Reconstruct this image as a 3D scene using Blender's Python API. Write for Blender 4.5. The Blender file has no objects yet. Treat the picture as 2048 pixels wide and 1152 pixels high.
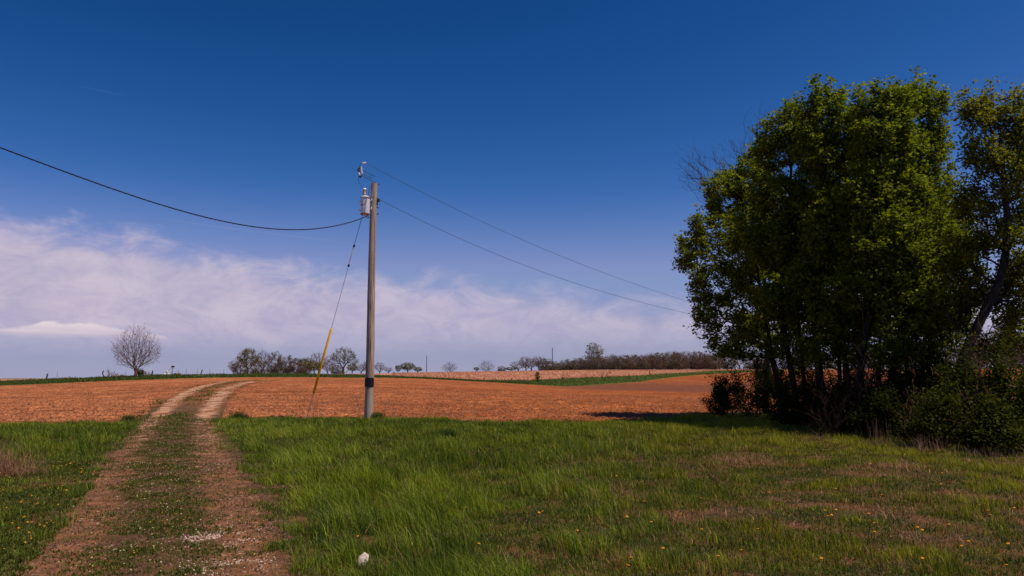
import bpy, math, random
import numpy as np
from mathutils import Vector, Matrix
rad = math.radians
S = bpy.context.scene
COL = S.collection
rng = np.random.default_rng(7)

# ------------------------------------------------------------ camera model
F = 1593.0; EYE = 1.65
P = math.atan(180.0 / F); cP, sP = math.cos(P), math.sin(P)
def at(px, py, d):
    xc = (px - 1024.0) / F; yc = (576.0 - py) / F
    k = d / (cP - sP * yc)
    return np.array([xc * k, d, EYE + (sP + cP * yc) * k])
def zrow(py, d):
    yc = (576.0 - np.asarray(py, float)) / F
    return EYE + d * (sP + cP * yc) / (cP - sP * yc)
cam_d = bpy.data.cameras.new('camera'); cam = bpy.data.objects.new('camera', cam_d); COL.objects.link(cam)
cam.location = (0, 0, EYE); cam.rotation_euler = (rad(90) + P, 0, 0)
cam_d.sensor_width = 36.0; cam_d.lens = F / 2048 * 36.0
cam_d.clip_start = 0.05; cam_d.clip_end = 30000
S.camera = cam

# ------------------------------------------------------------ noise in numpy
def _h(ix, iy, seed):
    n = (ix.astype(np.int64) * 374761393 + iy.astype(np.int64) * 668265263 + seed * 974711) & 0xffffffff
    n = ((n ^ (n >> 13)) * 1274126177) & 0xffffffff
    n = (n ^ (n >> 16)) & 0xffff
    return n / 65535.0
def vnoise(x, y, seed=0):
    x = np.asarray(x, float); y = np.asarray(y, float)
    ix = np.floor(x); iy = np.floor(y); fx = x - ix; fy = y - iy
    fx = fx * fx * (3 - 2 * fx); fy = fy * fy * (3 - 2 * fy)
    a = _h(ix, iy, seed); b = _h(ix + 1, iy, seed); c = _h(ix, iy + 1, seed); d = _h(ix + 1, iy + 1, seed)
    return (a * (1 - fx) + b * fx) * (1 - fy) + (c * (1 - fx) + d * fx) * fy
def fbm(x, y, seed=0, oct=3):
    s = 0; a = 1; t = 0
    for i in range(oct):
        s = s + a * vnoise(x * 2 ** i, y * 2 ** i, seed + 17 * i); t += a; a *= .5
    return s / t
def sstep(a, b, x):
    t = np.clip((x - a) / (b - a), 0, 1); return t * t * (3 - 2 * t)

# ------------------------------------------------------------ terrain
def U(px): return (np.asarray(px, float) - 1024.0) / 1603.0
PROF = {
 -900: [(60, 808), (105, 792), (115, 783), (300, 769), (1000, 760), (9000, 756.6)],
 0:   [(60, 801), (100, 772.5), (108, 763.5), (160, 763.5), (300, 761.5), (1000, 758), (9000, 756.6)],
 300: [(60, 795), (98, 758.5), (107, 751.5), (150, 753), (300, 755), (1000, 756.5), (9000, 756.4)],
 520: [(60, 791), (110, 754.5), (121, 748), (200, 748.6), (400, 749), (1000, 754), (9000, 756)],
 700: [(60, 790), (118, 756), (136, 749.5), (200, 748.6), (450, 748.4), (1000, 752), (9000, 755.5)],
 850: [(60, 790), (138, 758), (150, 756.5), (200, 751), (300, 745.4), (400, 745.5), (1000, 750), (9000, 755)],
 1000: [(60, 792), (146, 766.5), (165, 762.5), (300, 742.8), (400, 743), (1000, 747), (9000, 754)],
 1130: [(60, 795), (105, 781), (140, 776.5), (150, 774.5), (196, 757), (240, 749), (330, 741), (450, 740.6), (700, 740.4), (1500, 746), (9000, 754)],
 1280: [(60, 798), (115, 781.5), (145, 780.5), (184, 763.5), (238, 752), (275, 745.5), (330, 740.6), (450, 740), (700, 739.4), (1500, 746), (9000, 754)],
 1420: [(60, 801), (110, 786.5), (140, 785.5), (300, 748.5), (335, 742), (420, 739.5), (700, 738), (1500, 746), (9000, 754)],
 1700: [(60, 803), (110, 790), (300, 747), (420, 741), (500, 738.5), (700, 737), (1500, 746), (9000, 754)],
 2600: [(60, 803), (110, 790), (300, 744), (420, 738), (500, 736), (700, 735), (1500, 746), (9000, 754)],
}
NL = 520; LG = np.linspace(math.log(25), math.log(9000), NL); DG = np.exp(LG)
cols = sorted(PROF); CU = U(cols); zc = []
for c in cols:
    pr = PROF[c]
    dd = [25, 34] + [a for a, b in pr]
    zz = [0.0, 0.0] + [float(zrow(b, a)) for a, b in pr]
    z = np.interp(LG, np.log(dd), zz)
    k = np.exp(-0.5 * (np.arange(-9, 10) / 4.0) ** 2); k /= k.sum()
    z = np.convolve(np.pad(z, 9, mode='edge'), k, 'valid'); zc.append(z)
zc = np.array(zc)
NU = 420; UG = np.linspace(-1.4, 1.4, NU)
TAB = np.array([np.interp(UG, CU, zc[:, j]) for j in range(NL)]).T
k = np.exp(-0.5 * (np.arange(-12, 13) / 5.0) ** 2); k /= k.sum()
TAB = np.apply_along_axis(lambda v: np.convolve(np.pad(v, 12, mode='edge'), k, 'valid'), 0, TAB)
def H(x, y):
    x = np.asarray(x, float); y = np.asarray(y, float); yy = np.maximum(y, 25.0)
    u = np.clip(x / yy, -1.39, 1.39)
    fi = (u + 1.4) / 2.8 * (NU - 1); i = np.clip(fi.astype(int), 0, NU - 2); fi = fi - i
    fj = np.clip((np.log(yy) - LG[0]) / (LG[-1] - LG[0]), 0, 1) * (NL - 1); j = np.clip(fj.astype(int), 0, NL - 2); fj = fj - j
    z = (TAB[i, j] * (1 - fi) + TAB[i + 1, j] * fi) * (1 - fj) + (TAB[i, j + 1] * (1 - fi) + TAB[i + 1, j + 1] * fi) * fj
    z = z + 0.09 * (vnoise(x / 3.1 + 9, y / 3.3, 3) - .5) * sstep(60, 34, y)
    return z
def ground_px(px, py):
    d = np.exp(np.linspace(math.log(3), math.log(8000), 4000))
    xc = (px - 1024.0) / F; yc = (576.0 - py) / F
    kk = d / (cP - sP * yc); x = xc * kk; z = EYE + (sP + cP * yc) * kk
    b = np.nonzero(z <= H(x, d))[0]
    i = b[0] if len(b) else len(d) - 1
    return np.array([x[i], d[i], float(H(x[i], d[i]))])
def onG(px, d):
    x = (px - 1024.0) / 1603.0 * d
    return np.array([x, d, float(H(x, d))])

# zone borders (depth as a function of u)
def curve(pxs, ds): 
    a = U(pxs); b = np.log(ds)
    return lambda u: np.exp(np.interp(u, a, b))
B_edge = curve([-900, 0, 265, 330, 440, 640, 740, 1000, 1200, 1290, 1340, 1440, 1700, 2600], [27, 27.6, 29.6, 30.2, 32.6, 32.8, 32.6, 29.8, 30.3, 31.5, 33, 40, 44, 46])
B_s0 = curve([-900, 0, 300, 520, 700, 850, 1000, 1130, 1280, 1420, 1700, 2600], [100, 99, 97, 109, 118, 141, 150, 149, 183, 290, 425, 480])
B_s1 = curve([-900, 0, 300, 520, 700, 850, 900, 1000, 1060, 1130, 1280, 1420, 1700, 2600], [112, 108.5, 107.5, 122, 137, 148, 149, 162, 176, 194, 242, 338, 440, 490])
B_f1 = curve([-900, 400, 500, 700, 850, 1000, 1420, 1700, 2600], [620, 620, 330, 330, 335, 345, 470, 520, 540])
def edge_wob(x, y): return 1 + 0.0

# ------------------------------------------------------------ mesh helpers
def mesh_np(name, V, quads=None, tris=None, col=None, smooth=False, uv=None):
    me = bpy.data.meshes.new(name)
    V = np.ascontiguousarray(V, dtype=np.float32)
    me.vertices.add(len(V)); me.vertices.foreach_set('co', V.ravel())
    idx = []; st = []; n = 0
    if quads is not None and len(quads):
        q = np.asarray(quads, dtype=np.int32); idx.append(q.ravel()); st.append(np.arange(len(q)) * 4); n = len(q) * 4
    if tris is not None and len(tris):
        t = np.asarray(tris, dtype=np.int32); idx.append(t.ravel()); st.append(n + np.arange(len(t)) * 3)
    idx = np.concatenate(idx).astype(np.int32); st = np.concatenate(st).astype(np.int32)
    me.loops.add(len(idx)); me.loops.foreach_set('vertex_index', idx)
    me.polygons.add(len(st)); me.polygons.foreach_set('loop_start', st)
    if smooth: me.polygons.foreach_set('use_smooth', np.ones(len(st), dtype=bool))
    me.update(calc_edges=True)
    if col is not None:
        a = me.attributes.new('Col', 'FLOAT_COLOR', 'POINT')
        c = np.ones((len(V), 4), dtype=np.float32); c[:, :3] = col; a.data.foreach_set('color', c.ravel())
    if uv is not None:
        a = me.attributes.new('TV', 'FLOAT_COLOR', 'POINT')
        c = np.ones((len(V), 4), dtype=np.float32); c[:, :uv.shape[1]] = uv; a.data.foreach_set('color', c.ravel())
    me.validate()
    return me
def link(name, me, mat=None, parent=None):
    o = bpy.data.objects.new(name, me); COL.objects.link(o)
    if mat is not None: me.materials.append(mat)
    if parent is not None: o.parent = parent
    return o
def tag(o, label=None, cat=None, group=None, kind=None):
    if label: o['label'] = label
    if cat: o['category'] = cat
    if group: o['group'] = group
    if kind: o['kind'] = kind
    return o
def empty(name, loc, label=None, cat=None, group=None):
    o = bpy.data.objects.new(name, None); o.empty_display_size = .2; COL.objects.link(o); o.location = tuple(loc)
    return tag(o, label, cat, group)
def copy_tree(o, parent=None):
    c = o.copy(); COL.objects.link(c); c.parent = parent
    for ch in list(o.children):
        copy_tree(ch, c)
    return c

class MB:
    """collects solid shapes into one mesh"""
    def __init__(s): s.V = []; s.Q = []; s.T = []; s.n = 0
    def add(s, V, Q=(), T=()):
        V = np.asarray(V, float); s.V.append(V)
        s.Q += [tuple(i + s.n for i in q) for q in Q]; s.T += [tuple(i + s.n for i in t) for t in T]; s.n += len(V)
    def tube(s, pts, r, sides=8, cap=True):
        pts = np.asarray(pts, float); m = len(pts)
        r = np.full(m, r) if np.isscalar(r) else np.asarray(r, float)
        V = []; prev = None
        for i in range(m):
            t = pts[min(i + 1, m - 1)] - pts[max(i - 1, 0)]; t = t / (np.linalg.norm(t) + 1e-9)
            if prev is None:
                a = np.cross(t, [0.13, 1, 0.05] if abs(t[1]) < .9 else [1, 0, 0])
            else: a = prev - t * np.dot(prev, t)
            a = a / np.linalg.norm(a); b = np.cross(t, a); prev = a
            for k in range(sides):
                th = 2 * math.pi * k / sides; V.append(pts[i] + r[i] * (a * math.cos(th) + b * math.sin(th)))
        Q = [(i * sides + k, i * sides + (k + 1) % sides, (i + 1) * sides + (k + 1) % sides, (i + 1) * sides + k) for i in range(m - 1) for k in range(sides)]
        T = []
        if cap:
            V.append(pts[0]); V.append(pts[-1]); c0 = m * sides
            T += [(c0, (k + 1) % sides, k) for k in range(sides)]
            T += [(c0 + 1, (m - 1) * sides + k, (m - 1) * sides + (k + 1) % sides) for k in range(sides)]
        s.add(V, Q, T); return s
    def lathe(s, prof, c=(0, 0, 0), sides=24):
        V = []; m = len(prof)
        for r, z in prof:
            for k in range(sides):
                th = 2 * math.pi * k / sides; V.append((c[0] + r * math.cos(th), c[1] + r * math.sin(th), c[2] + z))
        Q = [(i * sides + k, i * sides + (k + 1) % sides, (i + 1) * sides + (k + 1) % sides, (i + 1) * sides + k) for i in range(m - 1) for k in range(sides)]
        s.add(V, Q); return s
    def box(s, c, h, R=None):
        V = np.array([(x, y, z) for x in (-1, 1) for y in (-1, 1) for z in (-1, 1)], float) * np.array(h)
        if R is not None: V = V @ np.array(R).T
        V = V + np.array(c)
        s.add(V, [(0, 1, 3, 2), (4, 6, 7, 5), (0, 4, 5, 1), (2, 3, 7, 6), (0, 2, 6, 4), (1, 5, 7, 3)]); return s
    def build(s, name, mat, parent=None, smooth=False, origin=None):
        V = np.concatenate(s.V)
        if origin is not None: V = V - np.asarray(origin)
        me = mesh_np(name, V, s.Q, s.T, smooth=False)
        if smooth:
            for p in me.polygons: p.use_smooth = True
            try: me.set_sharp_from_angle(angle=rad(40))
            except Exception: pass
        o = link(name, me, mat, parent)
        if origin is not None: o.location = tuple(origin)
        return o

# ------------------------------------------------------------ materials
def mat_new(name):
    m = bpy.data.materials.new(name); m.use_nodes = True; nt = m.node_tree; nt.nodes.clear()
    out = nt.nodes.new('ShaderNodeOutputMaterial'); return m, nt, out
def N(nt, t, **kw):
    n = nt.nodes.new(t)
    for k_, v in kw.items():
        if k_.startswith('i_'): 
            key = k_[2:]; n.inputs[int(key) if key.isdigit() else key.replace('_', ' ')].default_value = v
        else: setattr(n, k_, v)
    return n
def L(nt, a, b): nt.links.new(a, b)
def noise(nt, co, scale, detail=4, rough=.55, dist=0.0):
    n = N(nt, 'ShaderNodeTexNoise'); n.inputs['Scale'].default_value = scale; n.inputs['Detail'].default_value = detail
    n.inputs['Roughness'].default_value = rough; n.inputs['Distortion'].default_value = dist
    if co is not None: L(nt, co, n.inputs['Vector'])
    return n.outputs['Fac']
def ramp(nt, fac, stops):
    r = N(nt, 'ShaderNodeValToRGB'); e = r.color_ramp.elements
    while len(e) < len(stops): e.new(.5)
    for i, (p, c) in enumerate(stops):
        e[i].position = p; e[i].color = (*c, 1) if len(c) == 3 else c
    L(nt, fac, r.inputs[0]); return r.outputs[0]
def mix(nt, fac, a, b, mode='MIX'):
    m = N(nt, 'ShaderNodeMix', data_type='RGBA', blend_type=mode)
    for s_, v in ((m.inputs[0], fac), (m.inputs[6], a), (m.inputs[7], b)):
        if hasattr(v, 'is_linked'): L(nt, v, s_)
        elif isinstance(v, (int, float)): s_.default_value = v
        else: s_.default_value = (*v, 1)
    return m.outputs[2]
def math_(nt, op, a, b=None, c=None, clamp=False):
    m = N(nt, 'ShaderNodeMath', operation=op); m.use_clamp = clamp
    for i, v in enumerate((a, b, c)):
        if v is None: continue
        if hasattr(v, 'is_linked'): L(nt, v, m.inputs[i])
        else: m.inputs[i].default_value = v
    return m.outputs[0]
def maprange(nt, v, a, b, c=0.0, d=1.0, smooth=False):
    m = N(nt, 'ShaderNodeMapRange'); m.clamp = True
    if smooth: m.interpolation_type = 'SMOOTHSTEP'
    L(nt, v, m.inputs[0]); 
    for i, x in zip((1, 2, 3, 4), (a, b, c, d)):
        if hasattr(x, 'is_linked'): L(nt, x, m.inputs[i])
        else: m.inputs[i].default_value = x
    return m.outputs[0]
def principled(nt, out, col, rough=.8, metal=0.0, bump=None, bstr=.5, bdist=.02, spec=.3):
    p = N(nt, 'ShaderNodeBsdfPrincipled'); p.inputs['Roughness'].default_value = rough; p.inputs['Metallic'].default_value = metal
    p.inputs['Specular IOR Level'].default_value = spec
    if hasattr(col, 'is_linked'): L(nt, col, p.inputs['Base Color'])
    else: p.inputs['Base Color'].default_value = (*col, 1)
    if bump is not None:
        b = N(nt, 'ShaderNodeBump'); b.inputs['Strength'].default_value = bstr; b.inputs['Distance'].default_value = bdist
        L(nt, bump, b.inputs['Height']); L(nt, b.outputs[0], p.inputs['Normal'])
    L(nt, p.outputs[0], out.inputs[0]); return p
def simple(name, col, rough=.7, metal=0, var=.25, scale=8, spec=.3, bump=0.0):
    m, nt, out = mat_new(name); tc = N(nt, 'ShaderNodeTexCoord')
    n = noise(nt, tc.outputs['Object'], scale)
    c = mix(nt, n, tuple(x * (1 - var) for x in col), tuple(min(1, x * (1 + var)) for x in col))
    principled(nt, out, c, rough, metal, n if bump else None, bump or .1, .01, spec); return m
def leafy(name, trans=.35, spec=.25, tint=(1.25, 1.2, .5)):
    m, nt, out = mat_new(name)
    a = N(nt, 'ShaderNodeAttribute', attribute_name='Col')
    d = N(nt, 'ShaderNodeBsdfPrincipled'); d.inputs['Roughness'].default_value = .55; d.inputs['Specular IOR Level'].default_value = spec
    L(nt, a.outputs['Color'], d.inputs['Base Color'])
    t = N(nt, 'ShaderNodeBsdfTranslucent'); c = mix(nt, 1.0, a.outputs['Color'], tint, 'MULTIPLY'); L(nt, c, t.inputs[0])
    mx = N(nt, 'ShaderNodeMixShader'); mx.inputs[0].default_value = trans
    L(nt, d.outputs[0], mx.inputs[1]); L(nt, t.outputs[0], mx.inputs[2]); L(nt, mx.outputs[0], out.inputs[0]); return m

def geo_pos(nt): return N(nt, 'ShaderNodeNewGeometry').outputs['Position']
def scaled(nt, co, s, r=0.0):
    m = N(nt, 'ShaderNodeMapping'); m.inputs['Scale'].default_value = s; m.inputs['Rotation'].default_value = (0, 0, r); L(nt, co, m.inputs[0]); return m.outputs[0]

def soil_color(nt, co):
    big = noise(nt, co, .07, 4, .6)
    mid = noise(nt, scaled(nt, co, (1, .45, 1)), .9, 5, .65)
    fine = noise(nt, scaled(nt, co, (1, .55, 1)), 7.0, 4, .7)
    c = ramp(nt, mid, [(.28, (.15, .052, .020)), (.5, (.27, .095, .036)), (.72, (.37, .145, .058))])
    c2 = ramp(nt, fine, [(.36, (.50, .44, .42)), (.52, (1, 1, 1)), (.68, (1.35, 1.38, 1.4))])
    c = mix(nt, 1.0, c, c2, 'MULTIPLY')
    c3 = ramp(nt, big, [(.3, (.78, .70, .66)), (.62, (1.12, 1.12, 1.12))])
    c = mix(nt, 1.0, c, c3, 'MULTIPLY')
    bnd = noise(nt, scaled(nt, co, (.22, 1.0, 1), .12), .55, 5, .65)
    c = mix(nt, 1.0, c, ramp(nt, bnd, [(.32, (.62, .56, .52)), (.50, (.98, .98, .98)), (.68, (1.25, 1.27, 1.3))]), 'MULTIPLY')
    # broken corn residue lying on the clods
    v = noise(nt, scaled(nt, co, (2.2, 9, 2), .35), 3.2, 3, .8)
    dens = noise(nt, co, .25, 3, .6)
    sm = math_(nt, 'MULTIPLY', maprange(nt, v, .60, .70), maprange(nt, dens, .35, .7))
    c = mix(nt, sm, c, (.55, .30, .155))
    return c, fine, mid
def mat_soil():
    m, nt, out = mat_new('tilled_soil'); co = geo_pos(nt)
    c, fine, mid = soil_color(nt, co)
    # left part of the field is drier and pinker, right part darker
    sep = N(nt, 'ShaderNodeSeparateXYZ'); L(nt, co, sep.inputs[0])
    rx = math_(nt, 'DIVIDE', sep.outputs[0], math_(nt, 'MAXIMUM', sep.outputs[1], 5.0))
    t = maprange(nt, rx, -.45, .2, 0, 1, True)
    c = mix(nt, 1.0, c, mix(nt, t, (1.38, 1.36, 1.44), (1.17, .96, .66)), 'MULTIPLY')
    # damp dark soil along the swale
    sw = math_(nt, 'MULTIPLY', maprange(nt, math_(nt, 'ABSOLUTE', math_(nt, 'SUBTRACT', sep.outputs[1], 150.0)), 42, 12, 0, 1, True), maprange(nt, rx, .02, .12, 0, 1, True))
    c = mix(nt, math_(nt, 'MULTIPLY', sw, .7), c, (.12, .050, .028))
    principled(nt, out, c, .95, 0, fine, .9, .05, .1); return m
def mat_track():
    m, nt, out = mat_new('rutted_dirt'); co = geo_pos(nt)
    a = N(nt, 'ShaderNodeAttribute', attribute_name='TV'); sp = N(nt, 'ShaderNodeSeparateColor'); L(nt, a.outputs['Color'], sp.inputs[0])
    v, al, dist = sp.outputs[0], sp.outputs[1], sp.outputs[2]     # across 0..1, paleness, 1 at the far part
    soil, fine, mid = soil_color(nt, co)
    wob = math_(nt, 'MULTIPLY', math_(nt, 'SUBTRACT', noise(nt, co, 1.3, 4, .7), .5), .42)
    vv = math_(nt, 'ADD', v, wob)
    def rut(c0, w):
        dd = math_(nt, 'ABSOLUTE', math_(nt, 'SUBTRACT', vv, c0)); return maprange(nt, dd, w, w * .35, 0, 1, True)
    r1, r2 = rut(.17, .17), rut(.80, .17)
    rr = math_(nt, 'MAXIMUM', r1, r2)
    peb = N(nt, 'ShaderNodeTexVoronoi'); peb.inputs['Scale'].default_value = 34; L(nt, co, peb.inputs['Vector'])
    pebc = N(nt, 'ShaderNodeSeparateColor'); L(nt, peb.outputs['Color'], pebc.inputs[0])
    pebm = maprange(nt, pebc.outputs[0], .95, .98)
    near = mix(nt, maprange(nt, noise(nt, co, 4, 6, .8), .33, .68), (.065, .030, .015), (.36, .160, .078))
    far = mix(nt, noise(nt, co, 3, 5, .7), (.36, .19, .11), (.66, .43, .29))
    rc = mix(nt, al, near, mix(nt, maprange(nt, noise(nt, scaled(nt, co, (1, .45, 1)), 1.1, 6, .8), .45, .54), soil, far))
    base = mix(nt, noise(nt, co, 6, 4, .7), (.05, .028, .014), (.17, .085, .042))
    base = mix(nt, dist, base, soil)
    midm = maprange(nt, math_(nt, 'ABSOLUTE', math_(nt, 'SUBTRACT', vv, .47)), .30, .10, 0, 1, True)
    gm = math_(nt, 'MULTIPLY', math_(nt, 'MULTIPLY', midm, maprange(nt, dist, 0, 1, .9, .2)), maprange(nt, noise(nt, co, 3.1, 6, .8), .44, .58, 0, .85))
    base = mix(nt, gm, base, mix(nt, fine, (.022, .028, .006), (.10, .075, .018)))
    c = mix(nt, rr, base, rc)
    c = mix(nt, math_(nt, 'MULTIPLY', pebm, maprange(nt, noise(nt, co, 1.1, 3, .6), .45, .62)), c, (.60, .46, .38))
    gp = maprange(nt, math_(nt, 'MULTIPLY', noise(nt, co, .55, 2, .5), math_(nt, 'ADD', r2, .1)), .50, .62)
    # crushed white gravel patch lies in the right rut close by
    ed = math_(nt, 'MULTIPLY', maprange(nt, v, .0, .06), maprange(nt, v, 1.0, .94))
    grd = mix(nt, noise(nt, co, 9, 4, .7), (.03, .035, .008), (.13, .085, .04))
    c = mix(nt, ed, mix(nt, dist, grd, soil), c)
    principled(nt, out, c, .95, 0, noise(nt, co, 16, 5, .8), .8, .03, .1); return m
def mat_under():
    m, nt, out = mat_new('turf_soil'); co = geo_pos(nt)
    n = noise(nt, co, 1.2, 5, .65); f = noise(nt, co, 22, 4, .75)
    c = mix(nt, maprange(nt, n, .42, .6), (.022, .024, .007), (.15, .060, .030))
    c = mix(nt, maprange(nt, f, .5, .66), c, (.19, .12, .065))
    principled(nt, out, c, .95, 0, f, .6, .03, .1); return m
def mat_strip():
    m, nt, out = mat_new('verge_grass'); co = geo_pos(nt)
    n = noise(nt, scaled(nt, co, (1, .4, 1)), .6, 6, .7); f = noise(nt, co, 5, 4, .7)
    c = mix(nt, maprange(nt, n, .35, .65), (.045, .080, .014), (.15, .18, .035))
    c = mix(nt, maprange(nt, f, .45, .7, 0, .5), c, (.02, .04, .008))
    principled(nt, out, c, .95, 0, f, .9, .2, .1); return m
def mat_stubble():
    m, nt, out = mat_new('corn_stubble'); co = geo_pos(nt)
    n = noise(nt, scaled(nt, co, (1, .25, 1), .15), 1.0, 4, .75); b = noise(nt, co, .05, 3, .5)
    w = N(nt, 'ShaderNodeTexWave'); w.inputs['Scale'].default_value = .33; w.inputs['Distortion'].default_value = 2.0; L(nt, scaled(nt, co, (1, .35, 1), .5), w.inputs[0])
    c = ramp(nt, n, [(.33, (.20, .070, .035)), (.5, (.44, .185, .10)), (.64, (.78, .44, .28))])
    c = mix(nt, 1.0, c, ramp(nt, w.outputs['Fac'], [(0, (.72, .68, .66)), (.6, (1.1, 1.1, 1.1))]), 'MULTIPLY')
    c = mix(nt, 1.0, c, ramp(nt, b, [(.3, (.85, .8, .8)), (.7, (1.15, 1.15, 1.15))]), 'MULTIPLY')
    principled(nt, out, c, .95, 0, n, .8, .1, .1); return m
def mat_far():
    m, nt, out = mat_new('far_farmland'); co = geo_pos(nt)
    n = noise(nt, co, .006, 4, .6)
    c = mix(nt, maprange(nt, n, .42, .58), (.33, .20, .13), (.07, .10, .035))
    principled(nt, out, c, .95); return m
def mat_bark(name, a, b, sc=6):
    m, nt, out = mat_new(name); tc = N(nt, 'ShaderNodeTexCoord')
    n = noise(nt, scaled(nt, tc.outputs['Object'], (1, 1, .18)), sc, 6, .7)
    principled(nt, out, mix(nt, maprange(nt, n, .35, .65), a, b), .9, 0, n, .7, .03, .15); return m
def mat_pole():
    m, nt, out = mat_new('weathered_pole_wood'); tc = N(nt, 'ShaderNodeTexCoord'); co = tc.outputs['Object']
    g = noise(nt, scaled(nt, co, (1, 1, .035)), 26, 6, .75); b = noise(nt, scaled(nt, co, (1, 1, .3)), 2.2, 3, .6)
    crack = noise(nt, scaled(nt, co, (1, 1, .02)), 14, 2, .5, .4)
    c = ramp(nt, g, [(.32, (.15, .11, .09)), (.5, (.37, .285, .23)), (.66, (.58, .47, .40))])
    c = mix(nt, 1.0, c, ramp(nt, b, [(.3, (.8, .72, .68)), (.7, (1.15, 1.1, 1.1))]), 'MULTIPLY')
    c = mix(nt, maprange(nt, crack, .60, .64), c, (.035, .022, .016))
    sep = N(nt, 'ShaderNodeSeparateXYZ'); L(nt, co, sep.inputs[0])
    pale = maprange(nt, sep.outputs[2], 1.9, .9)                    # the butt of the pole has weathered greyer
    c = mix(nt, math_(nt, 'MULTIPLY', pale, .55), c, (.40, .35, .31))
    principled(nt, out, c, .9, 0, g, .6, .01, .15); return m

M = dict(
 soil=mat_soil(), track=mat_track(), under=mat_under(), strip=mat_strip(), stubble=mat_stubble(), far=mat_far(),
 grass=leafy('grass_blades', .35), leaf=leafy('leaves', .55, .10, (1.1, 1.2, .4)), weed=leafy('weed_leaves', .3), dry=leafy('dry_straw', .15, .2, (1, .9, .8)),
 twig=leafy('far_twigs', .05, .05, (1, 1, 1)), petal=leafy('petals', .25, .2, (1, 1, .8)), stone=leafy('gravel_stone', .0, .3),
 bark=mat_bark('dark_bark', (.008, .006, .005), (.034, .024, .018), 9), treebark=mat_bark('brown_bark', (.075, .034, .018), (.21, .10, .055)), barklt=mat_bark('pale_bark', (.12, .07, .045), (.36, .23, .16)),
 barkfar=mat_bark('far_bark', (.06, .042, .036), (.12, .085, .07), 2), pole=mat_pole(),
 post=mat_bark('old_post_wood', (.045, .03, .028), (.13, .09, .08)),
 band=simple('black_tape', (.006, .006, .007), .5), tank=simple('grey_paint', (.62, .60, .62), .45, 0, .06, 5),
 rust=simple('rusty_rim', (.17, .075, .035), .8, 0, .4, 20), porc=simple('brown_porcelain', (.36, .24, .13), .25, 0, .2, 20, .6),
 porcw=simple('pale_porcelain', (.72, .68, .62), .3, 0, .08, 20, .6), steel=simple('galvanised_steel', (.36, .36, .38), .5, .6, .2, 30),
 black=simple('black_iron', (.012, .012, .014), .6), wire=simple('wire', (.05, .05, .06), .6), cable=simple('black_cable', (.008, .009, .013), .7),
 yellow=simple('yellow_plastic', (.85, .44, .008), .5, 0, .08, 6), orange=simple('orange_sticker', (.55, .10, .02), .5, 0, .1),
 decal=simple('black_decal', (.01, .01, .01), .6), guy=simple('guy_strand', (.34, .34, .36), .6, 0),
 rock=simple('pale_limestone', (.56, .46, .42), .9, 0, .35, 30, .1, .6), white=simple('white_roof', (.75, .73, .72), .6), red=simple('barn_red', (.20, .055, .04), .8),
 bin=simple('silo_panels', (.55, .42, .38), .6), rustpost=simple('steel_post', (.12, .10, .11), .7),
)

# ------------------------------------------------------------ track
LE = [(-100, 1290), (-5, 1160), (50, 1100), (117, 1020), (200, 925), (240, 880), (275, 848), (305, 822), (335, 796), (372, 778), (410, 768.5), (452, 763)]
RE = [(690, 1290), (632, 1160), (600, 1100), (545, 1000), (487, 920), (455, 872), (438, 848), (446, 822), (458, 799), (474, 779), (492, 770), (520, 764)]
lw = np.array([ground_px(*p) for p in LE]); rw = np.array([ground_px(*p) for p in RE])
YT0, YT1 = 4.6, min(lw[-1][1], rw[-1][1])
def TL(y): return np.interp(y, lw[:, 1], lw[:, 0])
def TR(y): return np.interp(y, rw[:, 1], rw[:, 0])
yy_ = np.exp(np.linspace(math.log(YT0), math.log(YT1), 300))
ks = np.exp(-.5 * (np.arange(-12, 13) / 6.) ** 2); ks /= ks.sum()
sm = lambda v: np.convolve(np.pad(v, 12, mode='reflect', reflect_type='odd'), ks, 'valid')
_l, _r = sm(TL(yy_)), sm(TR(yy_))
def VT(x, y):
    l = np.interp(y, yy_, _l); r = np.interp(y, yy_, _r)
    v = (x - l) / (r - l); return np.where(y > YT1, 9.0, v)
print('track end', YT1, lw[-1], rw[-1], lw[0], rw[0])

# ------------------------------------------------------------ ground sheets
ucol = np.concatenate([np.linspace(-1.35, -.74, 50)[:-1], np.linspace(-.74, .74, 1000), np.linspace(.74, 1.35, 50)[1:]])
ucl = np.concatenate([np.linspace(-1.35, -.74, 30)[:-1], np.linspace(-.74, .74, 420), np.linspace(.74, 1.35, 30)[1:]])
def sheet(name, mat, us, b0, b1, rows, disp=None, kindname=None, logsp=True):
    a = b0(us); b = b1(us); t = np.linspace(0, 1, rows)[:, None]
    d = np.exp(np.log(a)[None] * (1 - t) + np.log(b)[None] * t) if logsp else a[None] * (1 - t) + b[None] * t
    x = us[None] * d; z = H(x, d)
    if disp is not None: z = z + disp(x, d)
    z = np.concatenate([H(x[:1] * .99, d[:1] * .99) - .15, z, H(x[-1:] * 1.01, d[-1:] * 1.01) - .15])   # both borders dive under the neighbouring sheet
    x = np.concatenate([x[:1] * .99, x, x[-1:] * 1.01]); d = np.concatenate([d[:1] * .99, d, d[-1:] * 1.01]); rows += 2
    n = len(us); V = np.stack([x, d, z], -1).reshape(-1, 3)
    i = np.arange(rows - 1)[:, None] * n + np.arange(n - 1)[None]
    Q = np.stack([i, i + 1, i + n + 1, i + n], -1).reshape(-1, 4)
    o = link(name, mesh_np(name, V, Q, smooth=True), mat); tag(o, kind='structure'); return o
def field_disp(x, y):
    tr = sstep(-.25, .0, VT(x, y)) * sstep(1.25, 1.0, VT(x, y))
    n = (fbm(x / .42, y / .42, 31, 3) - .5) * .16 + (fbm(x / 2.6, y / 1.1, 35, 2) - .5) * .08 + (vnoise(x / .11, y / .16, 5) - .5) * .05
    return n * (1 - tr) * sstep(130, 45, y)
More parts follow.
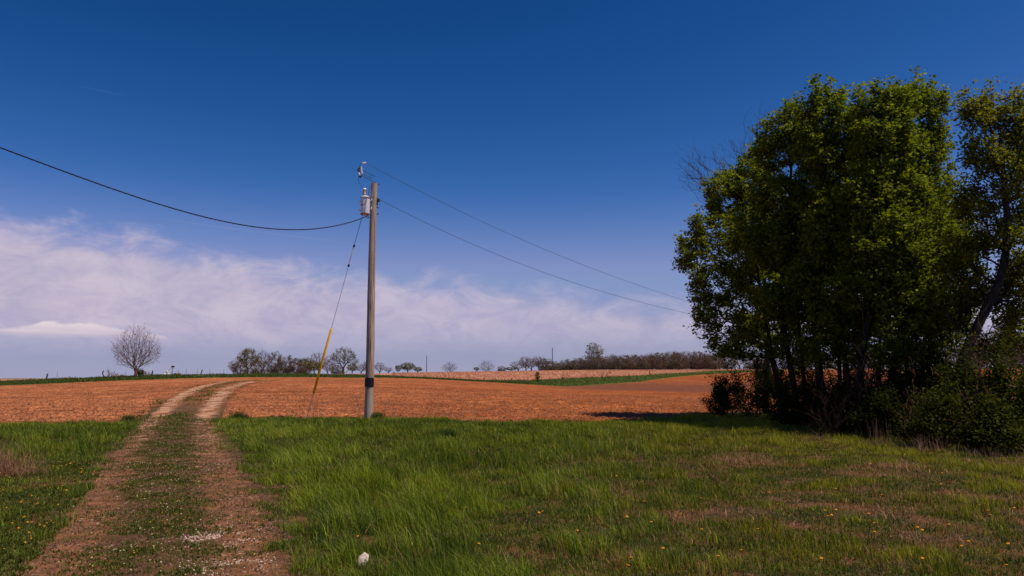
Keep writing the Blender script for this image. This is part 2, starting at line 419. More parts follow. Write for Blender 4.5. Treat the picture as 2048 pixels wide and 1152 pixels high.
sheet('meadow_ground', M['under'], ucol, lambda u: u * 0 + 1.2, B_edge, 260, lambda x, y: (fbm(x / .3, y / .3, 8, 2) - .5) * .03 * (1 - sstep(-.1, .05, VT(x, y)) * sstep(1.1, .95, VT(x, y))))
sheet('ploughed_field', M['soil'], ucol, B_edge, B_s0, 520, field_disp)
sheet('grass_verge', M['strip'], ucol, B_s0, B_s1, 30, lambda x, y: (fbm(x / 1.2, y / 1.2, 12, 3) - .4) * .10)
sheet('stubble_field', M['stubble'], ucol, B_s1, B_f1, 160)
sheet('farmland', M['far'], ucol, B_f1, lambda u: u * 0 + 9000, 120)
# the rutted track, a sheet laid over both
def TZ_(x, y):
    v = VT(x, y)
    z = H(x, y) + .016 + (fbm(x / .25, y / .25, 77, 3) - .5) * .045 * sstep(0, .1, v) * sstep(1, .9, v) * sstep(60, 30, y)
    return z + (.05 * np.exp(-((v - .47) / .17) ** 2) - .0 ) * sstep(0, .1, v) * sstep(1, .9, v)
def GZ(x, y):
    v = VT(x, y); return np.where((v > 0) & (v < 1), TZ_(x, y), H(x, y))
rowsT = 520; ct = 40
ty = np.exp(np.linspace(math.log(YT0), math.log(YT1), rowsT)); tv = np.linspace(-.02, 1.02, ct)
l = np.interp(ty, yy_, _l)[:, None]; r = np.interp(ty, yy_, _r)[:, None]
tx = l + (r - l) * tv[None]; tyy = np.repeat(ty[:, None], ct, 1)
tz = TZ_(tx, tyy)
Vt = np.stack([tx, tyy, tz], -1).reshape(-1, 3)
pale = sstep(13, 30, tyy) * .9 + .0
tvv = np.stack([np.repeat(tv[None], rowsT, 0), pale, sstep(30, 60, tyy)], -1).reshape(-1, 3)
i = np.arange(rowsT - 1)[:, None] * ct + np.arange(ct - 1)[None]
Qt = np.stack([i, i + 1, i + ct + 1, i + ct], -1).reshape(-1, 4)
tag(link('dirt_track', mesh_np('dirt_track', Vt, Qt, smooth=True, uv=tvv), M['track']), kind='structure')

# ------------------------------------------------------------ grass
def blades(name, x, y, z, h, w, col, mat, lean=.35, ldir=None, label=None, cat=None, bend=.25, kind='stuff', parent=None):
    n = len(x)
    a = rng.uniform(0, 2 * math.pi, n); wx, wy = np.cos(a) * w * .5, np.sin(a) * w * .5
    la = rng.uniform(0, 2 * math.pi, n); ll = np.abs(rng.normal(0, lean, n))
    lx, ly = np.cos(la) * ll, np.sin(la) * ll
    if ldir is not None: lx = lx + ldir[0]; ly = ly + ldir[1]
    ln = np.sqrt(1 + lx * lx + ly * ly)
    V = np.empty((n, 5, 3))
    m = .55
    V[:, 0] = np.stack([x - wx, y - wy, z - .01], -1); V[:, 1] = np.stack([x + wx, y + wy, z - .01], -1)
    mx, my, mz = x + lx * h * m * (1 - bend) / ln, y + ly * h * m * (1 - bend) / ln, z + h * m * (1 + bend * .3) / ln
    V[:, 2] = np.stack([mx + wx * .75, my + wy * .75, mz], -1); V[:, 3] = np.stack([mx - wx * .75, my - wy * .75, mz], -1)
    V[:, 4] = np.stack([x + lx * h * (1 + bend) / ln, y + ly * h * (1 + bend) / ln, z + h * (1 - bend * .3) / ln], -1)
    b = np.arange(n)[:, None] * 5
    Q = b + np.array([[0, 1, 2, 3]]); T = b + np.array([[3, 2, 4]])
    c = np.repeat(col, 5, 0)
    o = link(name, mesh_np(name, V.reshape(-1, 3), Q, T, col=c), mat, parent)
    if kind or label: tag(o, label, cat, kind=kind)
    return o
def lerp(a, b, t): return np.asarray(a)[None] * (1 - t[:, None]) + np.asarray(b)[None] * t[:, None]
def patchy(x, y):
    """how worn and dry the meadow is: 0 lush .. 1 bare"""
    u = x / np.maximum(y, 1)
    r = sstep(-.05, .25, u) * sstep(25, 16, y)
    p = fbm(x / .52 + 3, y / .5, 41, 3) * .7 + fbm(x / 2.6, y / 2.2, 43, 2) * .3
    q = r * sstep(.54, .63, p) + .25 * sstep(.64, .74, p)
    # dry clump right of centre
    c1 = np.exp(-(((x - 4.35) / .9) ** 2 + ((y - 15.6) / .5) ** 2)); c2 = np.exp(-(((x - 6.6) / 1.1) ** 2 + ((y - 14.0) / .5) ** 2))
    return np.clip(q * .9 + .8 * c1 + .5 * c2, 0, 1)
NB = 760000
d = rng.uniform(5.2, 46, NB); u = rng.uniform(-.80, .80, NB)
d = d + 0
kp = d < B_edge(u) + 2.6 * (fbm(u * d * 1.1, d * 0 + 2, 3) - .42) + rng.normal(0, .18, NB)
kp &= ~((u > .25) & (d > 36))
d, u = d[kp], u[kp]; x = u * d; y = d
v = VT(x, y); wob = (fbm(x / .35, y / .35, 21, 3) - .5) * .52
vi = v + wob
insideT = (vi > 0.02) & (vi < .98)
pt = patchy(x, y)
clump = fbm(x / .55, y / .55, 61, 3); big = fbm(x / 3.2, y / 2.6, 71, 2)
weedy = (v < 0) & (y < 16)                                     # left verge: low weeds rather than tall grass
keep = ~insideT & (rng.random(len(x)) > pt * .80) & (fbm(x / .28, y / .28, 17, 2) > .26) & ~(weedy & (rng.random(len(x)) < .45))
x, y, pt, clump, big, v, weedy = [q[keep] for q in (x, y, pt, clump, big, v, weedy)]
n = len(x); uu = x / y
edgeT = np.minimum(np.abs(v), np.abs(v - 1)) * 2.7
tall = .045 + .23 * sstep(.38, .74, clump) * (.5 + 1.0 * big)
tall *= 1 - .45 * sstep(.02, .35, uu) * sstep(24, 17, y); tall *= 1 - .45 * pt
tall *= np.where(weedy, .45, 1.0); tall *= .55 + .45 * sstep(0, .5, edgeT)
tall *= 1 + .35 * sstep(-.42, -.28, uu) * sstep(.05, -.12, uu) * sstep(22, 12, y)
farf = sstep(20, 28, y)
tall = tall * (1 - farf) + farf * (.09 + .13 * clump)
h = tall * rng.uniform(.6, 1.3, n)
w = (.0034 + .00036 * y) * rng.uniform(.6, 1.35, n)
t = np.clip(rng.normal(.42, .30, n) + (clump - .5) * .7 + (fbm(x / 4, y / 4, 5, 2) - .5) * .8 + (fbm(x / .30, y / .24, 6, 2) - .5) * 1.1, 0, 1)
col = lerp((.038, .082, .006), (.29, .355, .020), t ** 1.25)
col = col * (1 + np.stack([.30 * sstep(.05, .3, uu), .06 * sstep(.05, .3, uu), 0 * uu], -1))
dryp = rng.random(n) < (.035 + .42 * pt + .05 * (uu > .05))
col = np.where(dryp[:, None], lerp((.18, .09, .04), (.46, .28, .15), rng.random(n)), col)
wind = .25 * (1 - farf) * sstep(.0, .4, clump)
nearR = (v > 1) * np.exp(-np.abs(v - 1.2) * 1.2)
ldx = -.15 - .75 * nearR * (fbm(x / .8, y / .8, 91, 2)) + .4 * (fbm(x / .9, y / .9, 92, 2) - .5); ldy = -.1 + .8 * (fbm(x / .9, y / .9, 93, 2) - .5)
gx = blades('meadow_grass', x, y, H(x, y), h, w, col, M['grass'], .55, (ldx * .7, ldy * .7), 'rough green grass covering the meadow around the track', 'grass')
# low matted growth that closes the sward between the taller tufts
n = 620000; d = rng.uniform(5.2, 33, n); u = rng.uniform(-.80, .80, n); x = u * d; y = d; v = VT(x, y)
vi = v + (fbm(x / .35, y / .35, 21, 3) - .5) * .52; cenT = np.exp(-((v - .46) / .19) ** 2)
inT = (vi > .0) & (vi < 1.0); mat_ = fbm(x / .3, y / .22, 19, 3)
pt = patchy(x, y)
k_ = (y < B_edge(u)) & np.where(inT, rng.random(n) < (.10 + 1.2 * cenT) * sstep(.34, .52, mat_) * sstep(33, 25, y), rng.random(n) > pt * .55 + .1)
x, y, pt, inT, v, mat_ = x[k_], y[k_], pt[k_], inT[k_], v[k_], mat_[k_]; n = len(x)
t = np.clip(rng.normal(.4, .27, n) + (fbm(x / .18, y / .18, 15, 2) - .5) * 1.0, 0, 1)
c = lerp((.026, .052, .006), (.185, .225, .016), t ** 1.3)
c = np.where((rng.random(n) < .10 + .5 * pt + .12 * inT)[:, None], lerp((.10, .048, .024), (.36, .20, .09), rng.random(n)), c)
blades('low_grass', x, y, GZ(x, y), rng.uniform(.018, .07, n) * np.where(inT, .7, 1.0), (.0045 + .00045 * y) * rng.uniform(.6, 1.4, n), c, M['grass'], 1.3, None, 'short matted grass between the taller tufts and along the track crown', 'grass')
# crumbs of soil in the ruts
n = 60000; y = rng.uniform(5.2, 34, n); v = rng.uniform(.0, 1.0, n); l_ = np.interp(y, yy_, _l); r_ = np.interp(y, yy_, _r); x = l_ + (r_ - l_) * v
k_ = rng.random(n) < .35 + .65 * sstep(.45, .6, fbm(x / .25, y / .2, 81, 3)); x, y = x[k_], y[k_]; n = len(x)
SOILC = (x, y, n)
# dry straw lying in the worn patches
n = 34000; y = rng.uniform(5.5, 24, n); x = rng.uniform(-.5, .8, n) * y; p = patchy(x, y)
k_ = (rng.random(n) < p + .04) & ((VT(x, y) > 1.05)); x, y = x[k_], y[k_]; n = len(x)
hd = rng.uniform(.04, .13, n)
blades('dry_straw', x, y, H(x, y) + .01, hd, (.0028 + .0003 * y), lerp((.20, .08, .04), (.56, .32, .17), rng.random(n)), M['dry'], 1.9, None, 'tan dead grass lying in the worn patches of the meadow', 'dead grass')
# weeds on the track crown and on the left verge
def weeds(name, n, fx, hmax, label):
    x, y, = fx(n); n = len(x)
    # rosettes: several short wide leaves per spot
    kx = np.repeat(x, 7) + rng.normal(0, .02, n * 7); ky = np.repeat(y, 7) + rng.normal(0, .02, n * 7)
    s = np.repeat(rng.uniform(.4, 1, n), 7) * hmax
    t = np.clip(np.repeat(rng.random(n), 7) * .7 + rng.random(n * 7) * .3, 0, 1)
    c = lerp((.030, .050, .006), (.15, .17, .018), t)
    return blades(name, kx, ky, GZ(kx, ky) + .004, s, s * .22 + .004, c, M['weed'], 1.3, None, label, 'weeds', .35)
def f_track(n):
    y = rng.uniform(5.2, 34, n); v = rng.uniform(.0, 1.0, n)
    l = np.interp(y, yy_, _l); r = np.interp(y, yy_, _r); x = l + (r - l) * v
    cen = np.exp(-((v - .45) / .2) ** 2)
    q = fbm(x / .45, y / .35, 55, 3)
    k = rng.random(n) < (sstep(.42, .60, q) * (.16 + .95 * cen)); return x[k], y[k]
weeds('track_weeds', 34000, f_track, .036, 'low green weeds growing along the crown of the dirt track')
def f_left(n):
    y = rng.uniform(5.2, 17, n); x = rng.uniform(-.82, -.3, n) * y
    k = (VT(x, y) < .08) & (rng.random(n) < sstep(.35, .6, fbm(x / .6, y / .6, 56, 3)) * sstep(17.5, 13, y)); return x[k], y[k]
weeds('verge_weeds', 26000, f_left, .055, 'low leafy weeds left of the dirt track')
# little flowers and pale chips: flecks standing just above the leaves
def flecks(name, x, y, z, s, col, mat, label, cat):
    n = len(x); a = rng.uniform(0, 6.28, n); V = np.empty((n, 6, 3))
    for k in range(5):
        th = a + k * 2 * math.pi / 5; V[:, k] = np.stack([x + s * np.cos(th), y + s * np.sin(th), z + rng.normal(0, .2, n) * s], -1)
    V[:, 5] = np.stack([x, y, z + s * .8], -1)
    b = np.arange(n)[:, None] * 6; T = np.concatenate([b + np.array([[k, (k + 1) % 5, 5]]) for k in range(5)])
    return tag(link(name, mesh_np(name, V.reshape(-1, 3), None, T, col=np.repeat(col, 6, 0)), mat), label, cat, kind='stuff')
x, y = f_track(9000); k_ = rng.random(len(x)) < .30; x, y = x[k_], y[k_]; n = len(x)
yl = rng.random(n) < .34
c = np.where(yl[:, None], lerp((.55, .27, .01), (.62, .36, .03), rng.random(n)), lerp((.42, .34, .20), (.62, .52, .36), rng.random(n)))
flecks('wild_flowers', x, y, GZ(x, y) + rng.uniform(.02, .055, n), rng.uniform(.006, .012, n), c, M['petal'], 'tiny white and yellow flowers on the crown of the track', 'flowers')
x, y, n = SOILC
flecks('track_crumbs', x, y, GZ(x, y) - .001, rng.uniform(.006, .020, n), lerp((.035, .018, .011), (.20, .095, .052), rng.random(n)), M['stone'], 'small brown crumbs of dry soil and trash in the ruts', 'soil')
x, y = f_left(2600); k_ = rng.random(len(x)) < .35; x, y = x[k_], y[k_]; n = len(x)
flecks('yellow_flowers', x, y, H(x, y) + rng.uniform(.06, .12, n), rng.uniform(.008, .017, n), lerp((.50, .20, .008), (.60, .33, .02), rng.random(n)), M['petal'], 'small yellow flowers in the weeds left of the track', 'flowers')
# gravel in the ruts: white patches at two spots
n = 26000; y = rng.uniform(5.4, 34, n); v = rng.uniform(.02, .98, n); l_ = np.interp(y, yy_, _l); r_ = np.interp(y, yy_, _r); x = l_ + (r_ - l_) * v
g1 = ground_px(430, 1078); g2 = ground_px(425, 935); g3 = ground_px(540, 1005); g4 = ground_px(450, 1140)
def bl(g, sx, sy): return np.exp(-(((x - g[0]) / sx) ** 2 + ((y - g[1]) / sy) ** 2))
dens = .010 + .5 * bl(g1, .28, .5) + .2 * bl(g2, .35, 1.6) + .2 * bl(g3, .25, .9) + .3 * bl(g4, .3, .4)
k_ = rng.random(n) < dens * sstep(.25, .6, fbm(x / .3, y / .3, 44, 2) + .15); x, y = x[k_], y[k_]
# extra stones right in the white patch
for g, m_, sx, sy in ((g1, 1500, .20, .30), (g4, 700, .22, .2), (g2, 420, .28, 1.0), (g3, 260, .16, .5)):
    xx = rng.normal(g[0], sx, m_); yy2 = rng.normal(g[1], sy, m_); kk = fbm(xx / .2, yy2 / .3, 4, 2) > .47
    x = np.concatenate([x, xx[kk]]); y = np.concatenate([y, yy2[kk]])
n = len(x)
flecks('gravel', x, y, GZ(x, y) - .001, rng.uniform(.004, .012, n), lerp((.20, .12, .09), (.70, .55, .46), rng.random(n)), M['stone'], 'pale crushed stone chips scattered in the ruts', 'gravel')
n = 9000; y = np.exp(rng.uniform(math.log(30), math.log(95), n)); v = rng.choice([-.04, .36, .5, .62, 1.03], n) + rng.normal(0, .07, n)
l_ = np.interp(y, yy_, _l); r_ = np.interp(y, yy_, _r); x = l_ + (r_ - l_) * v
k_ = rng.random(n) < sstep(.50, .62, fbm(x / 1.1, y / 3.0, 101, 3)); x, y = x[k_], y[k_]; n = len(x)
blades('rut_grass', x, y, GZ(x, y), rng.uniform(.05, .20, n), rng.uniform(.02, .04, n), lerp((.04, .065, .010), (.17, .17, .03), rng.random(n)), M['grass'], .9, None, 'sparse green tufts along the track where it crosses the field', 'grass')
# tall grass fringe of the far verge
n = 60000; u = rng.uniform(-.75, .30, n); t = rng.random(n); d = B_s0(u) * (1 - t) + B_s1(u) * t; x = u * d
hh = rng.uniform(.12, .42, n) * (.6 + .9 * fbm(x / 3, d / 3, 9, 2))
blades('verge_tall_grass', x, d, H(x, d), hh, rng.uniform(.04, .09, n), lerp((.045, .080, .014), (.16, .19, .034), np.clip(rng.normal(.4, .3, n), 0, 1)), M['grass'], .3, None, 'green grass on the strip between the two fields', 'grass')
# corn stalk litter on the tilled field
n = 90000; y = np.exp(rng.uniform(math.log(30), math.log(105), n)); x = rng.uniform(-.70, .75, n) * y
q = fbm(x / 3, y / 5, 66, 3); u = x / y
tr_ = VT(x, y); k_ = (y > B_edge(u) + .3) & (y < B_s0(u) - 1) & ~((tr_ > 0) & (tr_ < 1)) & (rng.random(n) < .12 + .75 * sstep(.5, .68, q) * sstep(.5, .0, u))
x, y = x[k_], y[k_]; n = len(x)
blades('crop_residue', x, y, H(x, y) + field_disp(x, y) + .02, rng.uniform(.04, .15, n), rng.uniform(.010, .018, n) * (1 + y / 90), lerp((.30, .12, .05), (.62, .33, .17), rng.random(n)), M['dry'], 3.5, None, 'broken tan cornstalk litter on the tilled field', 'straw')
n = 50000; u = rng.uniform(-.15, .60, n); t = rng.random(n) ** 1.3; d = B_s1(u) * (1 - t) + B_f1(u) * t; x = u * d
blades('corn_stubble', x, d, H(x, d), rng.uniform(.15, .4, n), rng.uniform(.06, .13, n), lerp((.28, .11, .055), (.80, .48, .30), rng.random(n)), M['dry'], .5, None, 'pale corn stubble standing on the far field', 'stubble')
# clods
n = 60000; y = np.exp(rng.uniform(math.log(29.8), math.log(75), n)); x = rng.uniform(-.70, .72, n) * y; u = x / y; tr_ = VT(x, y)
k_ = (y > B_edge(u) + .1) & ~((tr_ > -.02) & (tr_ < 1.02)); x, y = x[k_], y[k_]; n = len(x)
flecks('soil_clods', x, y, H(x, y) + field_disp(x, y) + .005, rng.uniform(.015, .07, n) * rng.uniform(.5, 1, n), lerp((.07, .028, .012), (.33, .13, .055), rng.random(n)), M['stone'], 'crumbly brown clods on the ploughed field', 'soil')

# ------------------------------------------------------------ trees
def grow(base, trunk, targets, step, r0, expo=2.3, bias=.35, rs=None):
    """skeleton: trunk points, then every target is joined to the nearest node"""
    rs = rs or np.random.default_rng(1)
    P_ = [np.array(p, float) for p in trunk]; par = [-1] + list(range(len(trunk) - 1)); 
    dist = [0.0]
    for i in range(1, len(P_)): dist.append(dist[-1] + np.linalg.norm(P_[i] - P_[i - 1]))
    arr = np.zeros((60000, 3)); arr[:len(P_)] = P_; da = np.zeros(60000); da[:len(P_)] = dist; n = len(P_)
    start = max(1, int(len(trunk) * .3)); blocked = np.zeros(60000, bool); blocked[:start] = True
    tc = arr[n - 1]
    tr_arr = np.array(trunk)
    dd = np.array([np.min(np.linalg.norm(tr_arr[start:] - t, axis=1)) for t in targets])
    for t in np.array(targets)[np.argsort(dd)]:
        dv = np.linalg.norm(arr[:n] - t, axis=1)
        cost = dv + bias * da[:n] + np.where(blocked[:n], 1e3, 0) + 0.6 * np.maximum(0, arr[:n, 2] - t[2] + .2)
        i = int(np.argmin(cost)); D = dv[i]
        if D < step * .5: continue
        m = max(2, int(D / step)); p0 = arr[i].copy(); ax = t - p0
        off = rs.normal(0, .10, 3) * D; off[2] += -.10 * D if ax[2] > 0 else .05 * D
        last = i
        for j in range(1, m + 1):
            s = j / m; q = p0 + ax * s + off * (4 * s * (1 - s)) * .6 + rs.normal(0, step * .07, 3) * (s < 1)
            arr[n] = q; da[n] = da[last] + np.linalg.norm(q - arr[last]); par.append(last); last = n; n += 1
    par = np.array(par); A = arr[:n].copy(); kids = np.zeros(n); cnt = np.zeros(n)
    haskid = np.zeros(n, bool); haskid[par[par >= 0]] = True
    cnt[~haskid] = 1
    for i in range(n - 1, 0, -1): cnt[par[i]] += cnt[i]
    rr = r0 * cnt ** (1 / expo)
    return A, par, cnt, rr, haskid
def skel_mesh(name, A, par, cnt, rr, sides_fn, trunk_r=None, ntr=0, minr=0.0):
    n = len(A); rr = rr.copy()
    if trunk_r is not None:
        f = np.linspace(trunk_r[0], trunk_r[1], ntr); rr[:ntr] = np.maximum(f, np.minimum(rr[:ntr], f * 1.0))
    rr = np.maximum(rr, minr)
    d = np.zeros((n, 3)); d[1:] = A[1:] - A[par[1:]]; d[0] = d[1]; d /= np.linalg.norm(d, axis=1)[:, None] + 1e-9
    best = np.full(n, -1); 
    order = np.argsort(cnt)
    for i in order:
        if par[i] >= 0: best[par[i]] = i
    tan = d.copy(); hb = best >= 0; tan[hb] += d[best[hb]]; tan /= np.linalg.norm(tan, axis=1)[:, None] + 1e-9
    mb_V = []; mb_Q = []; off = 0
    idx = np.arange(1, n); p = par[1:]; main = best[p] == idx
    sd_all = sides_fn(rr[idx])
    for sd in np.unique(sd_all):
        s_ = sd_all == sd; e = idx[s_]; pe = p[s_]; mn = main[s_]
        def ring(c, t, r):
            ref = np.where(np.abs(t[:, 1:2]) < .8, np.array([[.1, 1, .05]]), np.array([[1, .1, 0]]))
            a = np.cross(t, ref); a /= np.linalg.norm(a, axis=1)[:, None] + 1e-9; b = np.cross(t, a)
            th = np.arange(sd) * 2 * math.pi / sd
            return c[:, None] + r[:, None, None] * (a[:, None] * np.cos(th)[None, :, None] + b[:, None] * np.sin(th)[None, :, None])
        t0 = np.where(mn[:, None], tan[pe], d[e]); r0_ = np.where(mn, rr[pe], np.minimum(rr[e] * 1.15, rr[pe]))
        R0 = ring(A[pe], t0, r0_); R1 = ring(A[e], tan[e], rr[e])
        V = np.concatenate([R0, R1], 1).reshape(-1, 3); b = off + np.arange(len(e))[:, None] * (2 * sd)
        for k_ in range(sd):
            mb_Q.append(b + np.array([[k_, (k_ + 1) % sd, sd + (k_ + 1) % sd, sd + k_]]))
        mb_V.append(V); off += len(V)
    return mesh_np(name, np.concatenate(mb_V), np.concatenate(mb_Q), smooth=True)
def leaves_mesh(name, C, size, cols, rs, droop=.3, aspect=.75, up=.6):
    n = len(C)
    nrm = rs.normal(0, 1, (n, 3)); nrm[:, 2] = np.abs(nrm[:, 2]) * (1 + up) + .2; nrm /= np.linalg.norm(nrm, axis=1)[:, None]
    a = np.cross(nrm, rs.normal(0, 1, (n, 3))); a /= np.linalg.norm(a, axis=1)[:, None] + 1e-9; b = np.cross(nrm, a)
    s = size[:, None]; c = C
    V = np.stack([c - a * s * .5, c + b * s * .5 * aspect - nrm * s * .08, c + a * s * .5 - nrm * s * droop * .5, c - b * s * .5 * aspect - nrm * s * .08], 1)
    Q = np.arange(n)[:, None] * 4 + np.array([[0, 1, 2, 3]])
    return mesh_np(name, V.reshape(-1, 3), Q, col=np.repeat(cols, 4, 0))
def blob_targets(blobs, n, rs, shell=.6, lump=.25):
    w = np.array([b[3] * b[4] * b[5] for b in blobs]) ** .8; w /= w.sum()
    out = []
    for b, k in zip(blobs, rs.multinomial(n, w)):
        v = rs.normal(0, 1, (k, 3)); v /= np.linalg.norm(v, axis=1)[:, None]
        r = rs.random(k) ** (1 / 3.0); r = np.where(rs.random(k) < shell, .75 + .25 * r, r)
        lumpy = 1 + lump * (vnoise(v[:, 0] * 2.3 + 7, v[:, 2] * 2.3 + b[0], 5) - .5) * 2 + rs.normal(0, .07, k)
        out.append(np.array(b[:3]) + v * (r * lumpy)[:, None] * np.array(b[3:]))
    return np.concatenate(out)
def pxblob(px, py, rx, ry, d, rd=None):
    c = at(px, py, d); s = d / F * 1.0
    return (c[0], c[1], c[2], rx * s, rd if rd else (rx + ry) * .5 * s, ry * s)
LC0 = (.048, .070, .006); LC1 = (.270, .290, .020)
def big_tree(name, label, cat, base_px, d, path, blobs, nt, nl, seed, tr=(.19, .07), leafy_=1.0, lsize=.13, group='leafy trees of the grove', bark='bark', colr=(LC0, LC1), nodeleaf=2):
    rs = np.random.default_rng(seed); base = onG(base_px, d); base[2] -= .08
    pts = [base] + [at(a, b, c) for a, b, c in path]
    # resample trunk
    P_ = [pts[0]]
    for a, b in zip(pts[:-1], pts[1:]):
        m = max(1, int(np.linalg.norm(b - a) / .45))
        for j in range(1, m + 1): P_.append(a + (b - a) * j / m)
    P_ = np.array(P_)
    ph = rs.uniform(0, 6, 2); s = np.arange(len(P_)) * .45
    P_[:, 0] += .07 * np.sin(s * .9 + ph[0]) * np.minimum(1, s); P_[:, 1] += .07 * np.sin(s * .8 + ph[1]) * np.minimum(1, s)
    ksm = np.array([.25, .5, .25])
    for _ in range(3): P_[1:-1] = (P_[:-2] + 2 * P_[1:-1] + P_[2:]) / 4
    B = [pxblob(*b) for b in blobs]
    T = blob_targets(B, nt, rs, .6, .4); T = T[T[:, 2] > H(T[:, 0], T[:, 1]) + .6]
    cen = T.mean(0); q = T[rs.random(len(T)) < (.38 if nl else .6)]; dq = q - cen; rq = np.linalg.norm(dq, axis=1)
    q = q[rq > np.percentile(rq, 45)]; dq = q - cen; dq /= np.linalg.norm(dq, axis=1)[:, None]      # leading shoots that break the outline
    T = np.concatenate([T, q + (dq * .45 + np.array([0, 0, .55]) + rs.normal(0, .2, q.shape)) * rs.uniform(.2, .62 if nl else 1.1, len(q))[:, None]])
    A, par, cnt, rr, hk = grow(base, P_, T, .38, (.0085 if nl else .0042), (2.35 if nl else 2.05), .30, rs)
    root = empty(name, base, label, cat, group)
    o = link('trunk', skel_mesh('trunk', A - base, par, cnt, rr, lambda r: np.where(r > .06, 10, np.where(r > .02, 5, 3)), tr, len(P_), .005 if nl else .0036), M[bark], root)
    if nl:
        outer = np.nonzero((cnt <= nodeleaf) & (np.arange(len(A)) >= len(P_)))[0]
        nl = int(nl * 1.45); ci = rs.choice(outer, nl // 7); cc = A[ci] + rs.normal(0, .08, (len(ci), 3))
        C = np.repeat(cc, 7, 0) + rs.normal(0, 1, (len(ci) * 7, 3)) * np.array([.095, .095, .06])
        tone = np.clip(np.repeat(rs.normal(.45, .22, len(ci)), 7) + rs.normal(0, .12, len(C)), 0, 1)
        me = leaves_mesh('crown', C - base, rs.uniform(.45, 1.25, len(C)) * lsize * .92, lerp(colr[0], colr[1], tone), rs, .45, .8, 1.3)
        link('crown', me, M['leaf'], root)
    return root
G = 'leafy trees of the grove at the field corner'
Y1 = ((.058, .078, .006), (.31, .32, .022))
big_tree('maple_tree', 'leftmost leafy tree of the grove, low branches reaching out over the field', 'tree', 1566, 34,
  [(1548, 740, 34), (1520, 620, 34), (1490, 500, 34), (1478, 400, 34)],
  [(1425, 470, 58, 42, 34), (1395, 520, 42, 40, 33.5), (1450, 400, 48, 42, 34.5), (1430, 575, 58, 48, 33), (1425, 640, 45, 32, 32.5), (1500, 360, 50, 50, 34.5), (1510, 460, 60, 60, 34.5), (1520, 560, 60, 55, 34), (1455, 690, 48, 26, 32.5), (1520, 650, 60, 40, 33.5), (1480, 520, 50, 50, 32.5)], 1500, 40000, 11, (.15, .05), group=G, colr=Y1)
big_tree('maple_tree', 'leafy tree with paired dark stems near the left side of the grove', 'tree', 1592, 29,
  [(1584, 740, 29), (1562, 600, 29), (1572, 450, 29), (1584, 310, 29)],
  [(1582, 255, 40, 38, 29), (1540, 300, 42, 40, 29.5), (1612, 300, 48, 48, 28.5), (1560, 390, 62, 52, 29), (1630, 400, 55, 52, 28.5), (1545, 490, 60, 52, 29), (1610, 520, 62, 50, 28.5), (1570, 600, 65, 40, 28.5)], 1250, 28000, 12, (.13, .045), group=G)
big_tree('maple_tree', 'tall leafy tree with a straight thick trunk left of the grove centre', 'tree', 1642, 27,
  [(1636, 740, 27), (1622, 600, 27), (1640, 400, 27), (1660, 250, 27)],
  [(1655, 222, 44, 38, 27), (1700, 260, 46, 44, 26.5), (1650, 310, 58, 48, 27), (1712, 350, 56, 50, 26.5), (1660, 410, 62, 52, 27), (1690, 490, 60, 48, 26.5), (1630, 560, 60, 45, 27), (1690, 640, 60, 30, 26)], 1150, 25000, 13, (.15, .045), group=G)
big_tree('maple_tree', 'tall leafy tree in the middle of the grove, its top one of the highest', 'tree', 1712, 24.5,
  [(1716, 740, 24.5), (1738, 600, 24.5), (1752, 400, 24.5), (1768, 250, 24.5)],
  [(1752, 222, 46, 36, 24.5), (1795, 224, 40, 36, 24.8), (1765, 290, 62, 46, 24.5), (1735, 380, 58, 50, 24.5), (1800, 390, 60, 50, 24.8), (1755, 480, 65, 46, 24.2), (1715, 570, 55, 40, 24.5), (1790, 580, 60, 42, 24.2)], 1100, 23000, 14, (.125, .04), group=G)
big_tree('maple_tree', 'tall leafy tree bordering the sky gap on its right', 'tree', 1770, 27,
  [(1786, 740, 27), (1815, 600, 27), (1832, 420, 27), (1846, 270, 27)],
  [(1845, 220, 40, 40, 27), (1862, 290, 34, 44, 27), (1825, 320, 52, 48, 26.5), (1872, 390, 50, 48, 27), (1830, 450, 62, 50, 26.6), (1875, 510, 55, 48, 27), (1830, 580, 62, 42, 26.6), (1865, 640, 60, 34, 26.5)], 1100, 24000, 15, (.14, .045), group=G)
big_tree('maple_tree', 'dark leaning tree at the right of the grove with thinner yellowish foliage', 'tree', 1898, 21.5,
  [(1908, 800, 21.5), (1928, 710, 21.5), (1962, 630, 21.5), (2000, 570, 21.5), (2014, 440, 21.5), (2006, 280, 21.5)],
  [(1950, 232, 34, 40, 21.5), (2000, 228, 42, 40, 21.5), (2045, 260, 40, 44, 21.5), (1965, 310, 46, 44, 21.5), (2025, 360, 52, 48, 21.5), (1950, 400, 50, 44, 22), (1990, 470, 58, 46, 22), (2045, 500, 50, 44, 21.5), (1925, 520, 52, 44, 22.5), (1960, 590, 50, 36, 23), (2035, 620, 55, 40, 22.3), (1895, 630, 52, 42, 23.5), (1990, 690, 55, 32, 23), (2040, 430, 45, 40, 22.5), (2035, 560, 45, 40, 22.5), (2045, 330, 40, 40, 22.5)], 1300, 27000, 16, (.165, .05), lsize=.105, group=G, colr=((.07, .078, .008), (.30, .27, .026)))
big_tree('maple_tree', 'leafy tree cut off by the right edge of the photo', 'tree', 2110, 24,
  [(2105, 740, 24), (2110, 560, 24), (2110, 330, 24)],
  [(2100, 280, 50, 70, 24), (2125, 420, 60, 80, 24), (2085, 550, 60, 60, 24), (2075, 650, 60, 50, 24), (2120, 760, 60, 60, 24)], 700, 15000, 17, (.15, .05), lsize=.11, group=G, colr=Y1)
